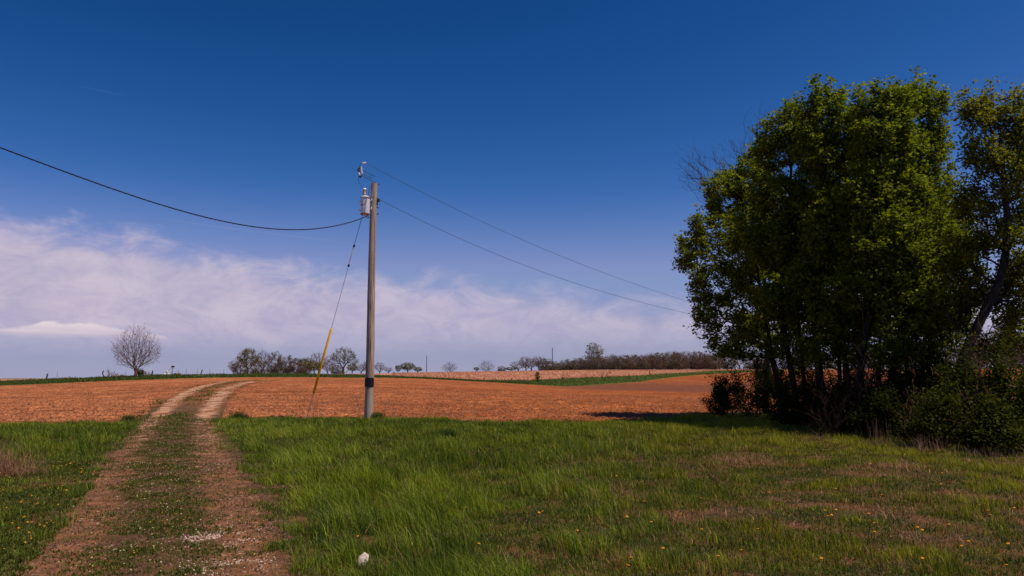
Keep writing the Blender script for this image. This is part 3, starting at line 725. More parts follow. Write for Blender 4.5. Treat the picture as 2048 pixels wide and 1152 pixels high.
big_tree('maple_tree', 'leafy tree standing behind the middle trunks of the grove', 'tree', 1690, 35,
  [(1690, 600, 35), (1700, 420, 35)],
  [(1700, 330, 80, 60, 35), (1620, 430, 70, 60, 35), (1740, 460, 80, 60, 35), (1660, 560, 90, 50, 35), (1600, 650, 70, 36, 35), (1740, 640, 80, 34, 35)], 800, 15000, 18, (.13, .05), group=G)
big_tree('maple_tree', 'leafy tree deep in the right half of the grove behind the others', 'tree', 1860, 34,
  [(1862, 600, 34), (1868, 450, 34)],
  [(1840, 370, 60, 60, 34), (1900, 440, 55, 50, 34), (1820, 500, 80, 60, 34), (1905, 570, 70, 50, 34), (1840, 650, 80, 36, 34)], 750, 14000, 19, (.13, .05), group=G)
for i_, (bx, tx_, d_) in enumerate([(1608, 1590, 30), (1752, 1765, 30), (1812, 1800, 24), (1835, 1880, 27), (1560, 1500, 31), (1672, 1700, 28), (1700, 1660, 26), (1860, 1850, 25), (1655, 1610, 29)]):
    big_tree('young_tree', ['slender dark tree beside the paired stems on the left of the grove', 'slender dark tree behind the middle of the grove', 'slender dark tree in front of the grove right of centre', 'slender dark tree leaning right beside the sky gap', 'slender dark tree leaning left at the left end of the trunks', 'slender dark tree leaning right near the grove middle', 'slender dark tree leaning left across the grove middle', 'slender dark stem just left of the leaning tree', 'slender dark tree leaning left before the thick straight trunk'][i_], 'tree', bx, d_,
      [((bx * 2 + tx_) / 3, 690, d_), (tx_, 420, d_)], [(tx_, 480, 55, 80, d_), (tx_ + 12, 620, 62, 52, d_), (tx_ - 8, 695, 52, 34, d_)], 400, 5600, 30 + i_, (.085, .025), group='slender trees among the grove trunks')
# bare tree behind the left crown
big_tree('bare_tree', 'leafless purplish tree rising behind the left crown of the grove', 'tree', 1530, 37,
  [(1532, 620, 36.5), (1528, 430, 36)],
  [(1520, 292, 50, 42, 36), (1465, 312, 48, 42, 36), (1405, 340, 48, 34, 36), (1388, 355, 30, 30, 36), (1440, 380, 50, 40, 36), (1540, 320, 40, 60, 36)], 1500, 0, 21, (.16, .06), group=None, bark='barkfar')

# undergrowth
def shrub(name, label, px, d, wpx, hpx, nl, seed, col=(LC0, LC1), lsize=.09, group='shrubs under the grove', cat='shrub', stems=60, upr=1.0, bark='bark'):
    rs = np.random.default_rng(seed); base = onG(px, d); s = d / F; W = wpx * s * .5; Hh = hpx * s
    T = blob_targets([(0, 0, Hh * .5, W * .9, W * .8, Hh * .45), (W * rs.uniform(-.6, .6), 0, Hh * .9, W * .28, W * .3, Hh * .5), (W * rs.uniform(-.6, .6), 0, Hh * .85, W * .2, W * .2, Hh * .45), (W * rs.uniform(-.7, .7), 0, Hh * .55, W * .5, W * .4, Hh * .35)], stems, rs, .35, .85); T = T[T[:, 2] > .1]
    trunk = np.array([[0, 0, -.05], [0, 0, .05], [.01, 0, .15], [0, .01, .25 * upr]])
    A, par, cnt, rr, hk = grow(None, trunk, T, .22, .006, 2.2, .2, rs)
    root = empty(name, base, label, cat, group)
    link('stems', skel_mesh('stems', A, par, cnt, rr, lambda r: np.where(r > .03, 6, 3), None, 0, .004), M[bark], root)
    if nl:
        ci = rs.integers(4, len(A), nl // 5); C = np.repeat(A[ci], 5, 0) + rs.normal(0, .11, (len(ci) * 5, 3)); C[:, 2] = np.maximum(C[:, 2], .03)
        tone = np.clip(np.repeat(rs.normal(.4, .25, len(ci)), 5) + rs.normal(0, .1, len(C)), 0, 1)
        link('foliage', leaves_mesh('foliage', C, rs.uniform(.6, 1.3, len(C)) * lsize, lerp(col[0], col[1], tone), rs), M['leaf'], root)
    return root
G2 = 'shrubs crowded under the grove trees'
ug = [ # px, depth, width px, height px, label
 (1505, 33, 120, 110, 'dark shrub under the low left branches of the grove'),
 (1560, 32, 130, 105, 'dark shrub before the leftmost trunks of the grove'),
 (1640, 30, 140, 110, 'dark shrub at the foot of the thick straight trunk'),
 (1600, 27, 120, 60, 'low dark shrub where the shade meets the grass left of centre'),
 (1715, 27, 150, 120, 'dark shrub below the middle trunks of the grove'),
 (1690, 24.5, 130, 70, 'low shrub in deep shade right of the dry twigs'),
 (1795, 25, 150, 150, 'dark shrub right of the middle of the grove'),
 (1780, 22, 130, 90, 'low shadowed shrub behind the tall dry stalks'),
 (1850, 22.5, 130, 170, 'dark shrub just left of the leaning trunk'),
 (1940, 20.5, 140, 170, 'green shrub just right of the leaning trunk'),
 (1880, 19.5, 110, 110, 'sunlit low shrub in front of the leaning trunk'),
 (2010, 19.5, 150, 190, 'broad green shrub at the right end of the grove'),
 (1990, 18, 120, 90, 'low leafy shrub at the grass edge far right'),
 (2090, 18.5, 150, 170, 'shrub cut by the right edge of the photo'),
 (1880, 27, 160, 150, 'shaded shrub behind the leaning trunk'),
 (1760, 31, 160, 130, 'shaded shrub deep between the middle trunks'),
]
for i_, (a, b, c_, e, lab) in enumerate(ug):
    lit = a > 1860 and b < 21  # grove shade put into darker leaf colours; front right shrubs get sunlit ones
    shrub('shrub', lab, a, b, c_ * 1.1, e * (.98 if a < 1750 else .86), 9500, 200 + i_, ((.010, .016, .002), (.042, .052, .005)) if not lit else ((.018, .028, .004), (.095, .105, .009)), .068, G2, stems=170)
shrub('juniper_shrub', 'small dark evergreen shrub standing alone left of the grove', 1446, 35, 74, 62, 7000, 301, ((.010, .026, .006), (.040, .075, .012)), .07, None, stems=140)
shrub('sapling', 'thin sapling between the lone evergreen and the trunks', 1530, 37, 60, 110, 2600, 302, (LC0, LC1), .09, None, stems=60)
for i_, (a, b, w_, h_, lab) in enumerate(((2020, 20, 190, 190, 'tangle of bare arching branches at the right end of the grove'), (1955, 19, 130, 130, 'low bare thicket just right of the foot of the leaning trunk'), (1845, 20.5, 120, 110, 'bare twiggy thicket left of the foot of the leaning trunk'), (1665, 23, 130, 90, 'bare twiggy thicket in the shade left of the tall dry stalks'), (1740, 24, 120, 170, 'thin bare stems standing among the middle trunks'))):
    shrub('bare_thicket', lab, a, b, w_, h_, 0, 400 + i_, group='bare thickets under the grove', stems=260, cat='thicket', bark='treebark')
# dry brush at the grass edge
def drybrush(name, label, px, d, wpx, hpx, n, seed, c0=(.16, .085, .055), c1=(.42, .25, .17), cat='dry weeds', lean=.35, w=.006, group=None):
    rs = np.random.default_rng(seed); b = onG(px, d); s = d / F
    x = rs.normal(0, wpx * s * .3, n); y = rs.normal(0, wpx * s * .2, n)
    return_o = blades(name, x, y, H(x + b[0], y + b[1]) - b[2], rs.uniform(.4, 1.1, n) * hpx * s, np.full(n, w), lerp(c0, c1, rs.random(n)), M['dry'], lean, None, None, None, kind=None)
    return_o.location = tuple(b); return tag(return_o, label, cat, group, 'stuff')
drybrush('dry_stalks', 'tall thin dry stalks standing before the dark shrubs', 1748, 19.2, 50, 75, 40, 1, lean=.12)
drybrush('dry_brush', 'reddish dead twigs at the shade edge of the grass', 1625, 20.5, 70, 36, 120, 2, (.12, .05, .035), (.34, .17, .12), lean=.8)
drybrush('dry_brush', 'pale dead stems below the leaning trunk', 1850, 18.2, 90, 45, 160, 3, lean=.6)
drybrush('dry_brush', 'pale dead stems at the far right grass edge', 1975, 17.2, 120, 30, 160, 4, lean=.7)
drybrush('dry_grass_tuft', 'bushy tuft of dead tan grass left of the track', -12, 13.5, 150, 84, 1700, 5, (.16, .07, .035), (.44, .24, .14), 'dead grass', 1.9, .004)
drybrush('dry_stalks', 'few dry stems beside the guy anchor', 628, 33, 30, 45, 14, 6, (.3, .18, .1), (.55, .36, .22), lean=.4, w=.012)
drybrush('dry_stalks', 'few dry stems left of the pole foot', 722, 33, 12, 42, 6, 7, (.3, .18, .1), (.55, .36, .22), lean=.15, w=.01)
for a, b, sd_, lab in ((1475, 15.9, 8, 'large patch of dead tan grass in the meadow before the grove'), (1790, 14.6, 9, 'dead tan grass patch toward the right side of the meadow')):
    drybrush('dry_grass_patch', lab, a, b, 120, 22, 700, sd_, (.20, .09, .04), (.55, .32, .16), 'dead grass', 1.1, .0045)
# lush green tussocks
for a, b, w_, hh_, sd_, lab in ((890, 22, 50, 24, 41, 'dark green tussock in the middle of the meadow'), (480, 32, 30, 22, 42, 'green tussock at the field edge right of the track'), (262, 30, 22, 18, 43, 'green tussock at the field edge left of the track'), (752, 32.3, 34, 20, 44, 'green tussock at the foot of the pole')):
    rs = np.random.default_rng(sd_); bb = onG(a, b); s = b / F; n = 500
    x = rs.normal(0, w_ * s * .28, n); y = rs.normal(0, w_ * s * .28, n)
    o = blades('grass_tussock', x, y, H(x + bb[0], y + bb[1]) - bb[2], rs.uniform(.5, 1.1, n) * hh_ * s, np.full(n, .012), lerp((.02, .05, .008), (.085, .135, .016), rs.random(n)), M['grass'], .45, kind=None)
    o.location = tuple(bb); tag(o, lab, 'grass tussock', kind='stuff')

# fallen and dead branches in the grove
def branch(name, label, pts, r, mat='barklt', cat='branch', twigs=3, seed=0):
    rs = np.random.default_rng(seed); P_ = np.array([at(*p) for p in pts]); m = MB()
    fine = [P_[0]]
    for a, b in zip(P_[:-1], P_[1:]):
        for j in range(1, 5): fine.append(a + (b - a) * j / 4 + rs.normal(0, r * .5, 3))
    fine = np.array(fine); m.tube(fine, np.linspace(r, r * .4, len(fine)), 7)
    for t in range(twigs):
        i = rs.integers(2, len(fine) - 1); dd = (fine[-1] - fine[0]) * .22 + rs.normal(0, .25, 3)
        m.tube([fine[i], fine[i] + dd * .5 + rs.normal(0, .03, 3), fine[i] + dd], [r * .4, r * .3, r * .15], 5)
    o = m.build(name, M[mat], None, True, fine[0]); return tag(o, label, cat)
branch('dead_branch', 'pale bare dead branch crossing behind the leaning trunk, nearly level', [(1905, 676, 22.2), (1960, 686, 22.1), (2028, 693, 22)], .022, 'treebark', seed=1)
branch('dead_branch', 'pale dead branch sloping down to the right of the leaning trunk', [(1935, 733, 21), (1975, 770, 20.8), (2015, 797, 20.6), (2050, 845, 20.4)], .035, 'treebark', seed=2)
branch('dead_branch', 'thin dark dead branch sloping toward the right edge', [(2000, 757, 21), (2030, 775, 21), (2075, 800, 21)], .04, 'barklt', seed=3)
branch('dead_branch', 'short pale dead limb high between the middle trunks', [(1672, 606, 28.5), (1700, 618, 28.4), (1718, 645, 28.4)], .05, seed=4)
br0 = ground_px(700, 797)
o = MB().tube([br0 + np.array([0, 0, .10]), br0 + np.array([.25, .02, .12]), br0 + np.array([.55, 0, .10]), br0 + np.array([.78, 0, .14])], [.02, .028, .03, .02], 6).tube([br0 + np.array([.6, 0, .1]), br0 + np.array([.62, .02, -.05])], .015, 5).build('fallen_stick', M['barklt'], None, True, br0)
tag(o, 'short dry stick lying on the tilled field left of the pole', 'stick')

# lone bare tree by the far fence
def fan_tree(name, label, px, d, blobs, nt, seed, mat, tr, minr, step, stub=.9, group=None, cat='tree', sliv=None, up=0.0):
    rs = np.random.default_rng(seed); base = onG(px, d); base[2] -= .05; 
    hh = stub; P_ = np.array([[0, 0, 0], [0, 0, hh * .3], [0, 0, hh * .65], [0, 0, hh]])
    T = blob_targets(blobs, nt, rs, .55, .18); T = T[T[:, 2] > .3]
    if up: T = T[T[:, 2] > .50 * np.hypot(T[:, 0], T[:, 1]) + .35]
    if up:
        q = T[rs.random(len(T)) < .8]; T = np.concatenate([T, q + q / np.linalg.norm(q, axis=1)[:, None] * .25 + np.array([0, 0, 1]) * rs.uniform(.3, up, len(q))[:, None]])
    A, par, cnt, rr, hk = grow(None, P_, T, step, minr, 2.3, .55, rs)
    root = empty(name, base, label, cat, group)
    link('trunk', skel_mesh('trunk', A, par, cnt, rr, lambda r: np.where(r > .08, 8, 3), tr, 4, minr), M[mat], root)
    if sliv:
        n, s0, c0, c1, asp = sliv
        w = cnt <= 3; ci = rs.choice(np.nonzero(w)[0], n); C = A[ci] + rs.normal(0, s0 * .8, (n, 3))
        link('crown', leaves_mesh('crown', C, rs.uniform(.5, 1.4, n) * s0, lerp(c0, c1, rs.random(n)), rs, .1, asp, -.6), M['twig'], root)
    return root, A, par, hk
s_ = 103 / F
rt, A, par, hk = fan_tree('bare_tree', 'lone round bare tree with many upright twigs beside the fence', 271, 103,
  [(0, 0, 56 * s_, 40 * s_, 38 * s_, 36 * s_), (-22 * s_, 0, 42 * s_, 24 * s_, 24 * s_, 16 * s_), (24 * s_, 0, 45 * s_, 24 * s_, 24 * s_, 18 * s_)], 820, 71, 'treebark', (.26, .16), .0085, .3, .8, up=1.05,
  sliv=(2600, .26, (.12, .055, .03), (.30, .155, .085), .10))
# ------------------------------------------------------------ far trees
def proto(kind, seed):
    """one far tree about 10 m tall"""
    if kind == 'bare': blobs = [(0, 0, 6.3, 3.3, 3.3, 3.8)]; sl = (1700, .42, (.095, .065, .052), (.20, .14, .115), .14); nt = 260
    elif kind == 'dense': blobs = [(0, 0, 5.0, 3.5, 3.5, 4.9), (0, 0, 2.4, 3.4, 3.4, 2.4)]; sl = (5200, .42, (.075, .050, .032), (.19, .135, .085), .32); nt = 240
    elif kind == 'green': blobs = [(0, 0, 6.4, 3.2, 3.2, 3.5)]; sl = (2600, .42, (.065, .065, .018), (.20, .18, .05), .5); nt = 240
    elif kind == 'pale': blobs = [(0, 0, 7.0, 3.0, 3.0, 3.2)]; sl = (650, .6, (.20, .16, .11), (.36, .29, .20), .5); nt = 200
    elif kind == 'oak': blobs = [(0, 0, 6.6, 4.6, 4.4, 3.2), (-3.6, 0, 5.2, 2.0, 2.0, 1.8), (3.6, 0, 5.2, 2.0, 2.0, 1.8)]; sl = (2600, .34, (.085, .075, .035), (.19, .16, .08), .45); nt = 320
    elif kind == 'bush': blobs = [(0, 0, 4.6, 5.0, 4.0, 4.4)]; sl = (500, .9, (.09, .06, .05), (.18, .12, .10), .12); nt = 200
    r, *_ = fan_tree(kind + '_tree', None, 1024, 300, blobs, nt, seed, 'barkfar', (.34, .22) if kind != 'oak' else (.55, .4), .035, .6, 2.2 if kind != 'bush' else .7, sliv=sl)
    return r
protos = {}
for k_i, (kd, ns) in enumerate((('bare', 4), ('dense', 4), ('green', 3), ('pale', 1), ('oak', 1), ('bush', 2))):
    protos[kd] = [proto(kd, 500 + k_i * 10 + j) for j in range(ns)]
NAMES = dict(bare='bare_tree', dense='budding_tree', green='leafing_tree', pale='pale_tree', oak='oak_tree', bush='bare_bush')
cntr = {}; rsf = np.random.default_rng(99)
def far(kind, px, top, d, label, group, wpx=None, base_row=None):
    i = cntr.get(kind, 0); cntr[kind] = i + 1; pr = protos[kind][i % len(protos[kind])]
    o = copy_tree(pr); b = onG(px, d); ztop = float(zrow(top, d)); b[2] -= .1
    hgt = (ztop - b[2]); sz = hgt / (10.0 if kind != 'bush' else 9.0)
    w = sz if wpx is None else (wpx * d / F) / (6.8 if kind != 'oak' else 11.5) 
    if kind == 'bush' and wpx: w = (wpx * d / F) / 10
    o.location = tuple(b); o.scale = (w, w, sz); o.rotation_euler = (0, 0, rsf.uniform(0, 6.28) if kind != 'oak' else .1)
    o.name = NAMES[kind]; o['label'] = label; o['category'] = 'tree' if kind != 'bush' else 'bush'
    if group: o['group'] = group
    elif 'group' in o: del o['group']
    return o
GL = 'trees of the copse beyond the verge left of the pole'
far('bare', 466, 720, 330, 'small bare tree at the left end of the copse', GL, 24)
far('green', 495, 698, 335, 'taller yellow green tree near the left end of the copse', GL, 40)
far('dense', 480, 722, 325, 'low brown tree below the yellow green one in the copse', GL, 34)
far('bare', 524, 701, 345, 'bare tree with its top between two darker crowns of the copse', GL, 30)
far('dense', 515, 722, 325, 'low reddish brown tree left of the copse middle', GL, 34)
far('dense', 548, 705, 330, 'dark dense tree, tallest in the copse middle', GL, 36)
far('dense', 572, 711, 335, 'brown tree just right of the tallest dense one in the copse', GL, 34)
far('dense', 592, 716, 330, 'low brown tree in the right half of the copse', GL, 32)
far('green', 610, 716, 340, 'faintly green tree in the right half of the copse', GL, 34)
far('green', 628, 722, 325, 'low green bushy tree at the right end of the copse', GL, 36)
far('dense', 608, 726, 322, 'low dark tree in front of the copse right half', GL, 32)
far('bare', 637, 705, 380, 'bare tree behind the yellow guard of the guy wire', None, 44)
far('bare', 655, 722, 390, 'low bare tree between the yellow guard and the oak', None, 26)
far('bare', 663, 728, 380, 'small bare tree at the left foot of the oak', None, 20)
far('oak', 686, 694, 420, 'broad spreading oak just coming into leaf left of the pole', None, 60)
far('dense', 674, 730, 400, 'low brown bush-like tree under the oak', None, 24)
far('green', 704, 728, 400, 'small green tree at the right foot of the oak', None, 22)
far('bare', 722, 728, 420, 'small bare tree just left of the pole', None, 24)
far('bare', 733, 722, 430, 'bare tree partly hidden by the pole', None, 22)
far('bare', 759, 725, 440, 'bare tree right of the black banded pole', None, 24)
far('bare', 777, 734, 440, 'low pinkish bare tree two trees right of the pole', None, 18)
far('green', 796, 730, 440, 'small yellow green tree left of the round green one', None, 13)
far('green', 815, 725, 440, 'round green tree between the pole and the distant thin pole', None, 30)
far('green', 835, 734, 440, 'low greenish tree left of the distant thin pole', None, 18)
far('bush', 900, 724, 400, 'bare spreading bush on the skyline right of the thin pole', None, 34)
far('green', 953, 734, 420, 'tiny greenish tree left of a bare bush on the skyline', None, 12)
far('bush', 973, 722, 420, 'bare bushy tree on the skyline, middle of the photo', None, 34)
far('dense', 1003, 732, 430, 'low brown tree on the skyline left of the green one', None, 18)
far('green', 1022, 734, 430, 'low green tree left of the long woodline', None, 26)
GW = 'trees of the brown woodline on the right skyline'
wl = [(1037, 722, 'bare'), (1052, 713, 'bare'), (1063, 716, 'bare'), (1078, 712, 'bare'), (1090, 717, 'dense'), (1100, 722, 'dense'), (1116, 730, 'dense'), (1133, 728, 'dense'), (1145, 724, 'bare'),
      (1158, 716, 'dense'), (1172, 712, 'bare'), (1182, 712, 'dense'), (1196, 714, 'dense'), (1207, 712, 'bare'), (1222, 710, 'dense'), (1238, 709, 'bare'), (1250, 711, 'dense'), (1264, 714, 'dense'), (1278, 716, 'dense'),
      (1292, 711, 'dense'), (1305, 707, 'bare'), (1318, 705, 'dense'), (1332, 706, 'bare'), (1345, 703, 'dense'), (1358, 705, 'dense'), (1372, 703, 'bare'), (1385, 704, 'dense'), (1398, 703, 'dense'), (1412, 706, 'dense'), (1426, 708, 'dense'), (1440, 706, 'bare')]
ORD = ['first', 'second', 'third', 'fourth', 'fifth', 'sixth', 'seventh', 'eighth', 'ninth', 'tenth', 'eleventh', 'twelfth', 'thirteenth', 'fourteenth', 'fifteenth', 'sixteenth']
def nth(i, n): return (ORD[i] + ' from the left') if i < 16 else (ORD[n - 1 - i] + ' from the right')
for i_, (a, t_, kd) in enumerate(wl):
    far(kd, a, t_, 470 + 60 * math.sin(i_ * 2.3), f'{"bare" if kd == "bare" else "dense brown"} tree in the far woodline, {nth(i_, len(wl))}', GW, rsf.uniform(30, 40))
far('pale', 1190, 688, 500, 'tall pale tree rising above the woodline', None, 38)
rows2 = [(1128 + 23 * q, q) for q in range(14)]
for a, q in rows2:
    far('dense', a, float(np.interp(a, [1128, 1200, 1300, 1440], [722, 716, 712, 709])) + rsf.uniform(-5, 5), 560, 'dense brown tree in the back row of the far woodline, ' + ORD[q] + ' from the left', 'trees of the back row of the woodline', 38)
for i_, a in enumerate(range(1456, 2260, 24)):
    far(['dense', 'bare', 'dense'][i_ % 3], a, 706 - (a > 1850) * 22 + 5 * math.sin(a), 480 + 50 * math.sin(i_ * 1.7), 'brown wood tree glimpsed through the grove behind its trunks', 'wood trees behind the grove', rsf.uniform(30, 42))
for a, t_, d_, lab in ((1990, 655, 150, 'bare brown tree behind the right end of the grove'), (2050, 640, 150, 'bare brown tree at the right edge behind the grove'), (1940, 670, 165, 'bare brown tree behind the leaning trunk')):
    far('bare', a, t_, d_, lab, None, 90)
for kd in protos:
    for pr in protos[kd]:
        for ch in list(pr.children): bpy.data.objects.remove(ch)
        bpy.data.objects.remove(pr)

# saplings and shrubs on the right verge and near the left fence
def mini(px, d, w_, h_, lab, seed, leaves=0, dense=40, mat='post', cat='sapling', name='sapling', col=((.03, .045, .012), (.09, .11, .03))):
    rs = np.random.default_rng(seed); b = onG(px, d); s = d / F; W = w_ * s * .5; Hh = h_ * s
    T = blob_targets([(0, 0, Hh * .6, W, W, Hh * .42)], dense, rs)
    A, par, cnt, rr, hk = grow(None, np.array([[0, 0, -.05], [0, 0, Hh * .1], [0, 0, Hh * .2]]), T, .25, .014, 2.2, .4, rs)
    root = empty(name, b, lab, cat)
    link('stems', skel_mesh('stems', A, par, cnt, rr, lambda r: np.where(r > .05, 6, 3), None, 0, .012), M[mat], root)
    if leaves:
        ci = rs.integers(2, len(A), leaves); C = A[ci] + rs.normal(0, .12, (leaves, 3))
        link('foliage', leaves_mesh('foliage', C, rs.uniform(.1, .25, leaves), lerp(*col, rs.random(leaves)), rs), M['leaf'], root)
mini(1075, 168, 9, 19, 'small leafy dark sapling wrapped round a fence post on the right verge', 1, 500)
mini(1130, 180, 18, 18, 'thin bare bush on the right verge', 2, 0, 60, 'barklt')
mini(1172, 186, 7, 16, 'narrow bare sapling left of centre of the right verge', 3, 0, 50, 'barkfar')
mini(1184, 188, 4, 11, 'tiny thin stem on the right verge', 4, 0, 8, 'barklt')
mini(1205, 195, 8, 18, 'narrow bare sapling, left one of a close pair', 5, 0, 60, 'barkfar')
mini(1217, 197, 10, 18, 'bushier bare sapling, right one of a close pair', 6, 0, 80, 'barkfar')
mini(217, 108, 9, 22, 'small twiggy sapling left of the lone bare tree', 7, 0, 40, 'barklt')
mini(226, 108, 16, 13, 'low pinkish bare bush left of the lone bare tree', 8, 0, 80, 'barklt')
mini(281, 108, 18, 14, 'low brown bush at the right foot of the lone bare tree', 9, 500, 60, 'barkfar', col=((.06, .055, .03), (.15, .12, .07)))
mini(243, 110, 16, 5, 'low tan brush at the left foot of the lone bare tree', 10, 150, 30, 'barklt', col=((.2, .12, .08), (.4, .26, .18)))
mini(298, 112, 12, 7, 'low tan brush left of the straight fence post', 11, 60, 30, 'barklt', col=((.2, .12, .08), (.4, .26, .18)))
for i_, (a, b) in enumerate(((60, 108), (140, 109))):
    mini(a, b, 18, 5, ['wispy tan brush beyond the verge near the left edge', 'wispy tan brush right of the leftmost leaning post'][i_], 20 + i_, 60, 24, 'barklt', col=((.3, .19, .13), (.5, .35, .25)))

# ------------------------------------------------------------ fences
GP = 'old wooden fence posts along the verge'
def post(px, top, d, lab, lean=(0, 0), r=.07, bendx=0.0):
    b = onG(px, d); hgt = float(zrow(top, d)) - b[2]; m = MB(); P_ = []
    for j in range(7):
        t = j / 6; P_.append(np.array([lean[0] * hgt * t + bendx * math.sin(t * 2 * math.pi), lean[1] * hgt * t, -.15 + (hgt + .15) * t]))
    m.tube(P_, [r * 1.1, r * 1.08, r, r * .98, r, r * .95, r * .8], 9)
    o = m.build('fence_post', M['post'], None, True); o.location = tuple(b); tag(o, lab, 'fence post', GP); return o
post(0, 759, 106, 'fence post cut by the left edge of the photo', r=.12)
post(92, 747, 106, 'wooden fence post leaning right, nearest the left edge', (.18, 0), .10)
post(206, 741, 104, 'crooked s-shaped wooden fence post left of the lone bare tree', (.05, 0), .075, .12)
post(303, 741, 103, 'thick straight fence post just right of the lone bare tree', (.12, 0), .095)
post(399, 739, 107, 'fence post leaning right on a small green mound', (.35, 0), .07)
post(788, 743, 160, 'fence post on the skyline right of the pole', r=.08)
post(850, 751, 155, 'short fence post where the green verge ends', (.1, 0), r=.10)
post(912, 757, 150, 'very short fence stub beside the stubble field', r=.14)
post(968, 756, 162, 'short fence post left of the green wedge', r=.09)
post(1023, 756, 170, 'fence post at the left tip of the green wedge', r=.12)
post(1038, 759, 170, 'tiny fence stub right of the tip of the green wedge', r=.07)
post(1125, 754, 180, 'short reddish fence post beside the thin bare bush', r=.16)
post(1258, 747, 225, 'thin fence post right of the pair of saplings', r=.12)
post(1300, 740, 250, 'taller fence post on the narrowing right verge', r=.14)
post(1333, 744, 262, 'short fence post nearest the grove on the right verge', r=.10)
mnd = onG(399, 107); m = MB(); m.lathe([(1.5, -.3), (1.2, .0), (.7, .2), (.3, .3), (.001, .33)], (0, 0, 0), 20)
o = m.build('earth_mound', M['strip'], None, True); o.location = tuple(mnd); o.scale = (1, 1, .9); tag(o, kind='structure')
GS = 'thin steel fence posts on the left skyline'
SP = {114: 'beside the leftmost leaning post', 251: 'just left of the lone bare tree', 357: 'right of the farm buildings', 372: 'the fainter one right of the farm buildings', 394: 'just left of the mound', 419: 'just right of the mound', 447: 'nearest the copse'}
for a, tx__ in SP.items():
    d_ = 112; b = onG(a, d_); hgt = float(zrow(742 if a < 200 else 737 if a > 300 else 742, d_)) - b[2]
    m = MB(); m.box((0, 0, hgt * .5), (.022, .006, hgt * .5)); m.box((0, -.014, hgt * .5), (.005, .008, hgt * .5)); 
    for q in range(6): m.box((0, -.026, .3 + q * (hgt - .4) / 6), (.012, .004, .012))
    o = m.build('steel_fence_post', M['rustpost']); o.location = tuple(b); tag(o, 'thin steel fence post ' + tx__, 'fence post', GS)

# ------------------------------------------------------------ farm on the left skyline
D = 700
def fz(row): return float(zrow(row, D))
def fx(px): return (px - 1024) / 1603 * D
g0 = fz(753)
for i_, (a, w_, top, lab) in enumerate(((314, 15, 745.5, 'low white domed roof, left one of the distant farm'), (329, 10, 747, 'low white domed roof beside the distant silo'))):
    R_ = w_ * D / F / 2; e = empty('grain_bin', (fx(a), D + 20, g0), lab, 'grain bin', 'white grain bins of the distant farm')
    zt = fz(top) - g0; MB().lathe([(R_, 0), (R_, zt * .62)], sides=28).build('wall', M['white'], e, True)
    MB().lathe([(R_ * 1.03, zt * .62), (R_ * .6, zt * .86), (R_ * .15, zt), (.001, zt)], sides=28).build('roof', M['white'], e, True)
e = empty('silo', (fx(334), D, g0), 'slim pale silo with reddish sides at the distant farm', 'silo'); R_ = 2.0 * D / F; zt = fz(741.5) - g0
MB().lathe([(R_, 0), (R_, zt * .9)], sides=24).build('wall', M['bin'], e, True)
MB().lathe([(R_ * 1.02, zt * .9), (R_ * .7, zt * .98), (.001, zt * 1.03)], sides=24).build('roof', M['white'], e, True)
e = empty('grain_elevator', (fx(339), D + 5, g0), 'tall thin grain elevator leg with a small dark head at the distant farm', 'grain elevator'); zt = fz(732.5) - g0
m = MB()
for sx in (-.35, .35): m.box((sx, 0, zt * .48), (.14, .14, zt * .48))
for q in range(12): m.box((0, 0, q * zt / 12.5), (.35, .06, .06))
m.build('tower', M['steel'], e); MB().box((.4, 0, zt), (1.3, .6, .5)).box((.9, 0, zt - .7), (.5, .4, .3)).build('head', M['black'], e)
m = MB(); m.tube([(0, 0, zt * .95), (6.5, 0, 3)], .12, 5).tube([(0, 0, zt * .95), (-6.5, 0, 3)], .12, 5); m.build('chute', M['steel'], e)
e = empty('barn', (fx(347), D + 8, g0), 'dark red barn with a rounded roof at the distant farm', 'barn'); zt = fz(746) - g0; R_ = 3.6 * D / F
m = MB(); prof = [(math.cos(t) * R_, math.sin(t) * zt * .6 + zt * .4) for t in np.linspace(0, math.pi, 13)]
Vp = [(x_, y_, z_) for y_ in (-5, 5) for x_, z_ in prof]; Vp += [(R_, -5, 0), (-R_, -5, 0), (R_, 5, 0), (-R_, 5, 0)]
Qp = [(k_, k_ + 1, 14 + k_, 13 + k_) for k_ in range(12)]; m.add(Vp, Qp); m.build('roof', M['rust'], e, True)
m = MB(); m.box((0, 0, zt * .2), (R_ * .98, 4.9, zt * .21)); fan = [(0, -4.92, zt * .4)] + [(x_ * .98, -4.92, z_) for x_, z_ in prof]
m.add(fan, [], [(0, k_ + 1, k_ + 2) for k_ in range(12)]); m.build('wall', M['red'], e)
MB().box((0, -5.0, zt * .2), (R_ * .3, .06, zt * .18)).build('door', M['white'], e)
for a, w_, t_, lab in ((341, 9, 747, 'dark green bush between the silo and the red barn'), (352, 9, 748, 'dark bush right of the distant red barn')):
    mini(a, 650, w_, 753 - t_ + 3, lab, a, 700, 50, 'barkfar', 'bush', 'bush', ((.02, .035, .02), (.06, .08, .04)))

# ------------------------------------------------------------ distant utility poles
def far_pole(px, top, d, lab, r):
    b = onG(px, d); hgt = float(zrow(top, d)) - b[2]; e = empty('utility_pole', b, lab, 'utility pole')
    MB().tube([(0, 0, -.3), (0, 0, hgt * .5), (0, 0, hgt)], [r, r * .9, r * .75], 10).build('shaft', M['post'], e, True)
    MB().lathe([(.001, 0), (.07, 0), (.09, .08), (.05, .16), (.08, .22), (.001, .27)], (0, 0, hgt), 12).build('insulator', M['porcw'], e, True)
    MB().tube([(r, 0, hgt * .86), (r + .25, 0, hgt * .86)], .05, 6).build('bracket', M['black'], e)
far_pole(853, 711, 420, 'distant thin utility pole standing above the stubble skyline', .20)
far_pole(1105, 695, 350, 'distant brown utility pole before the woodline', .19)

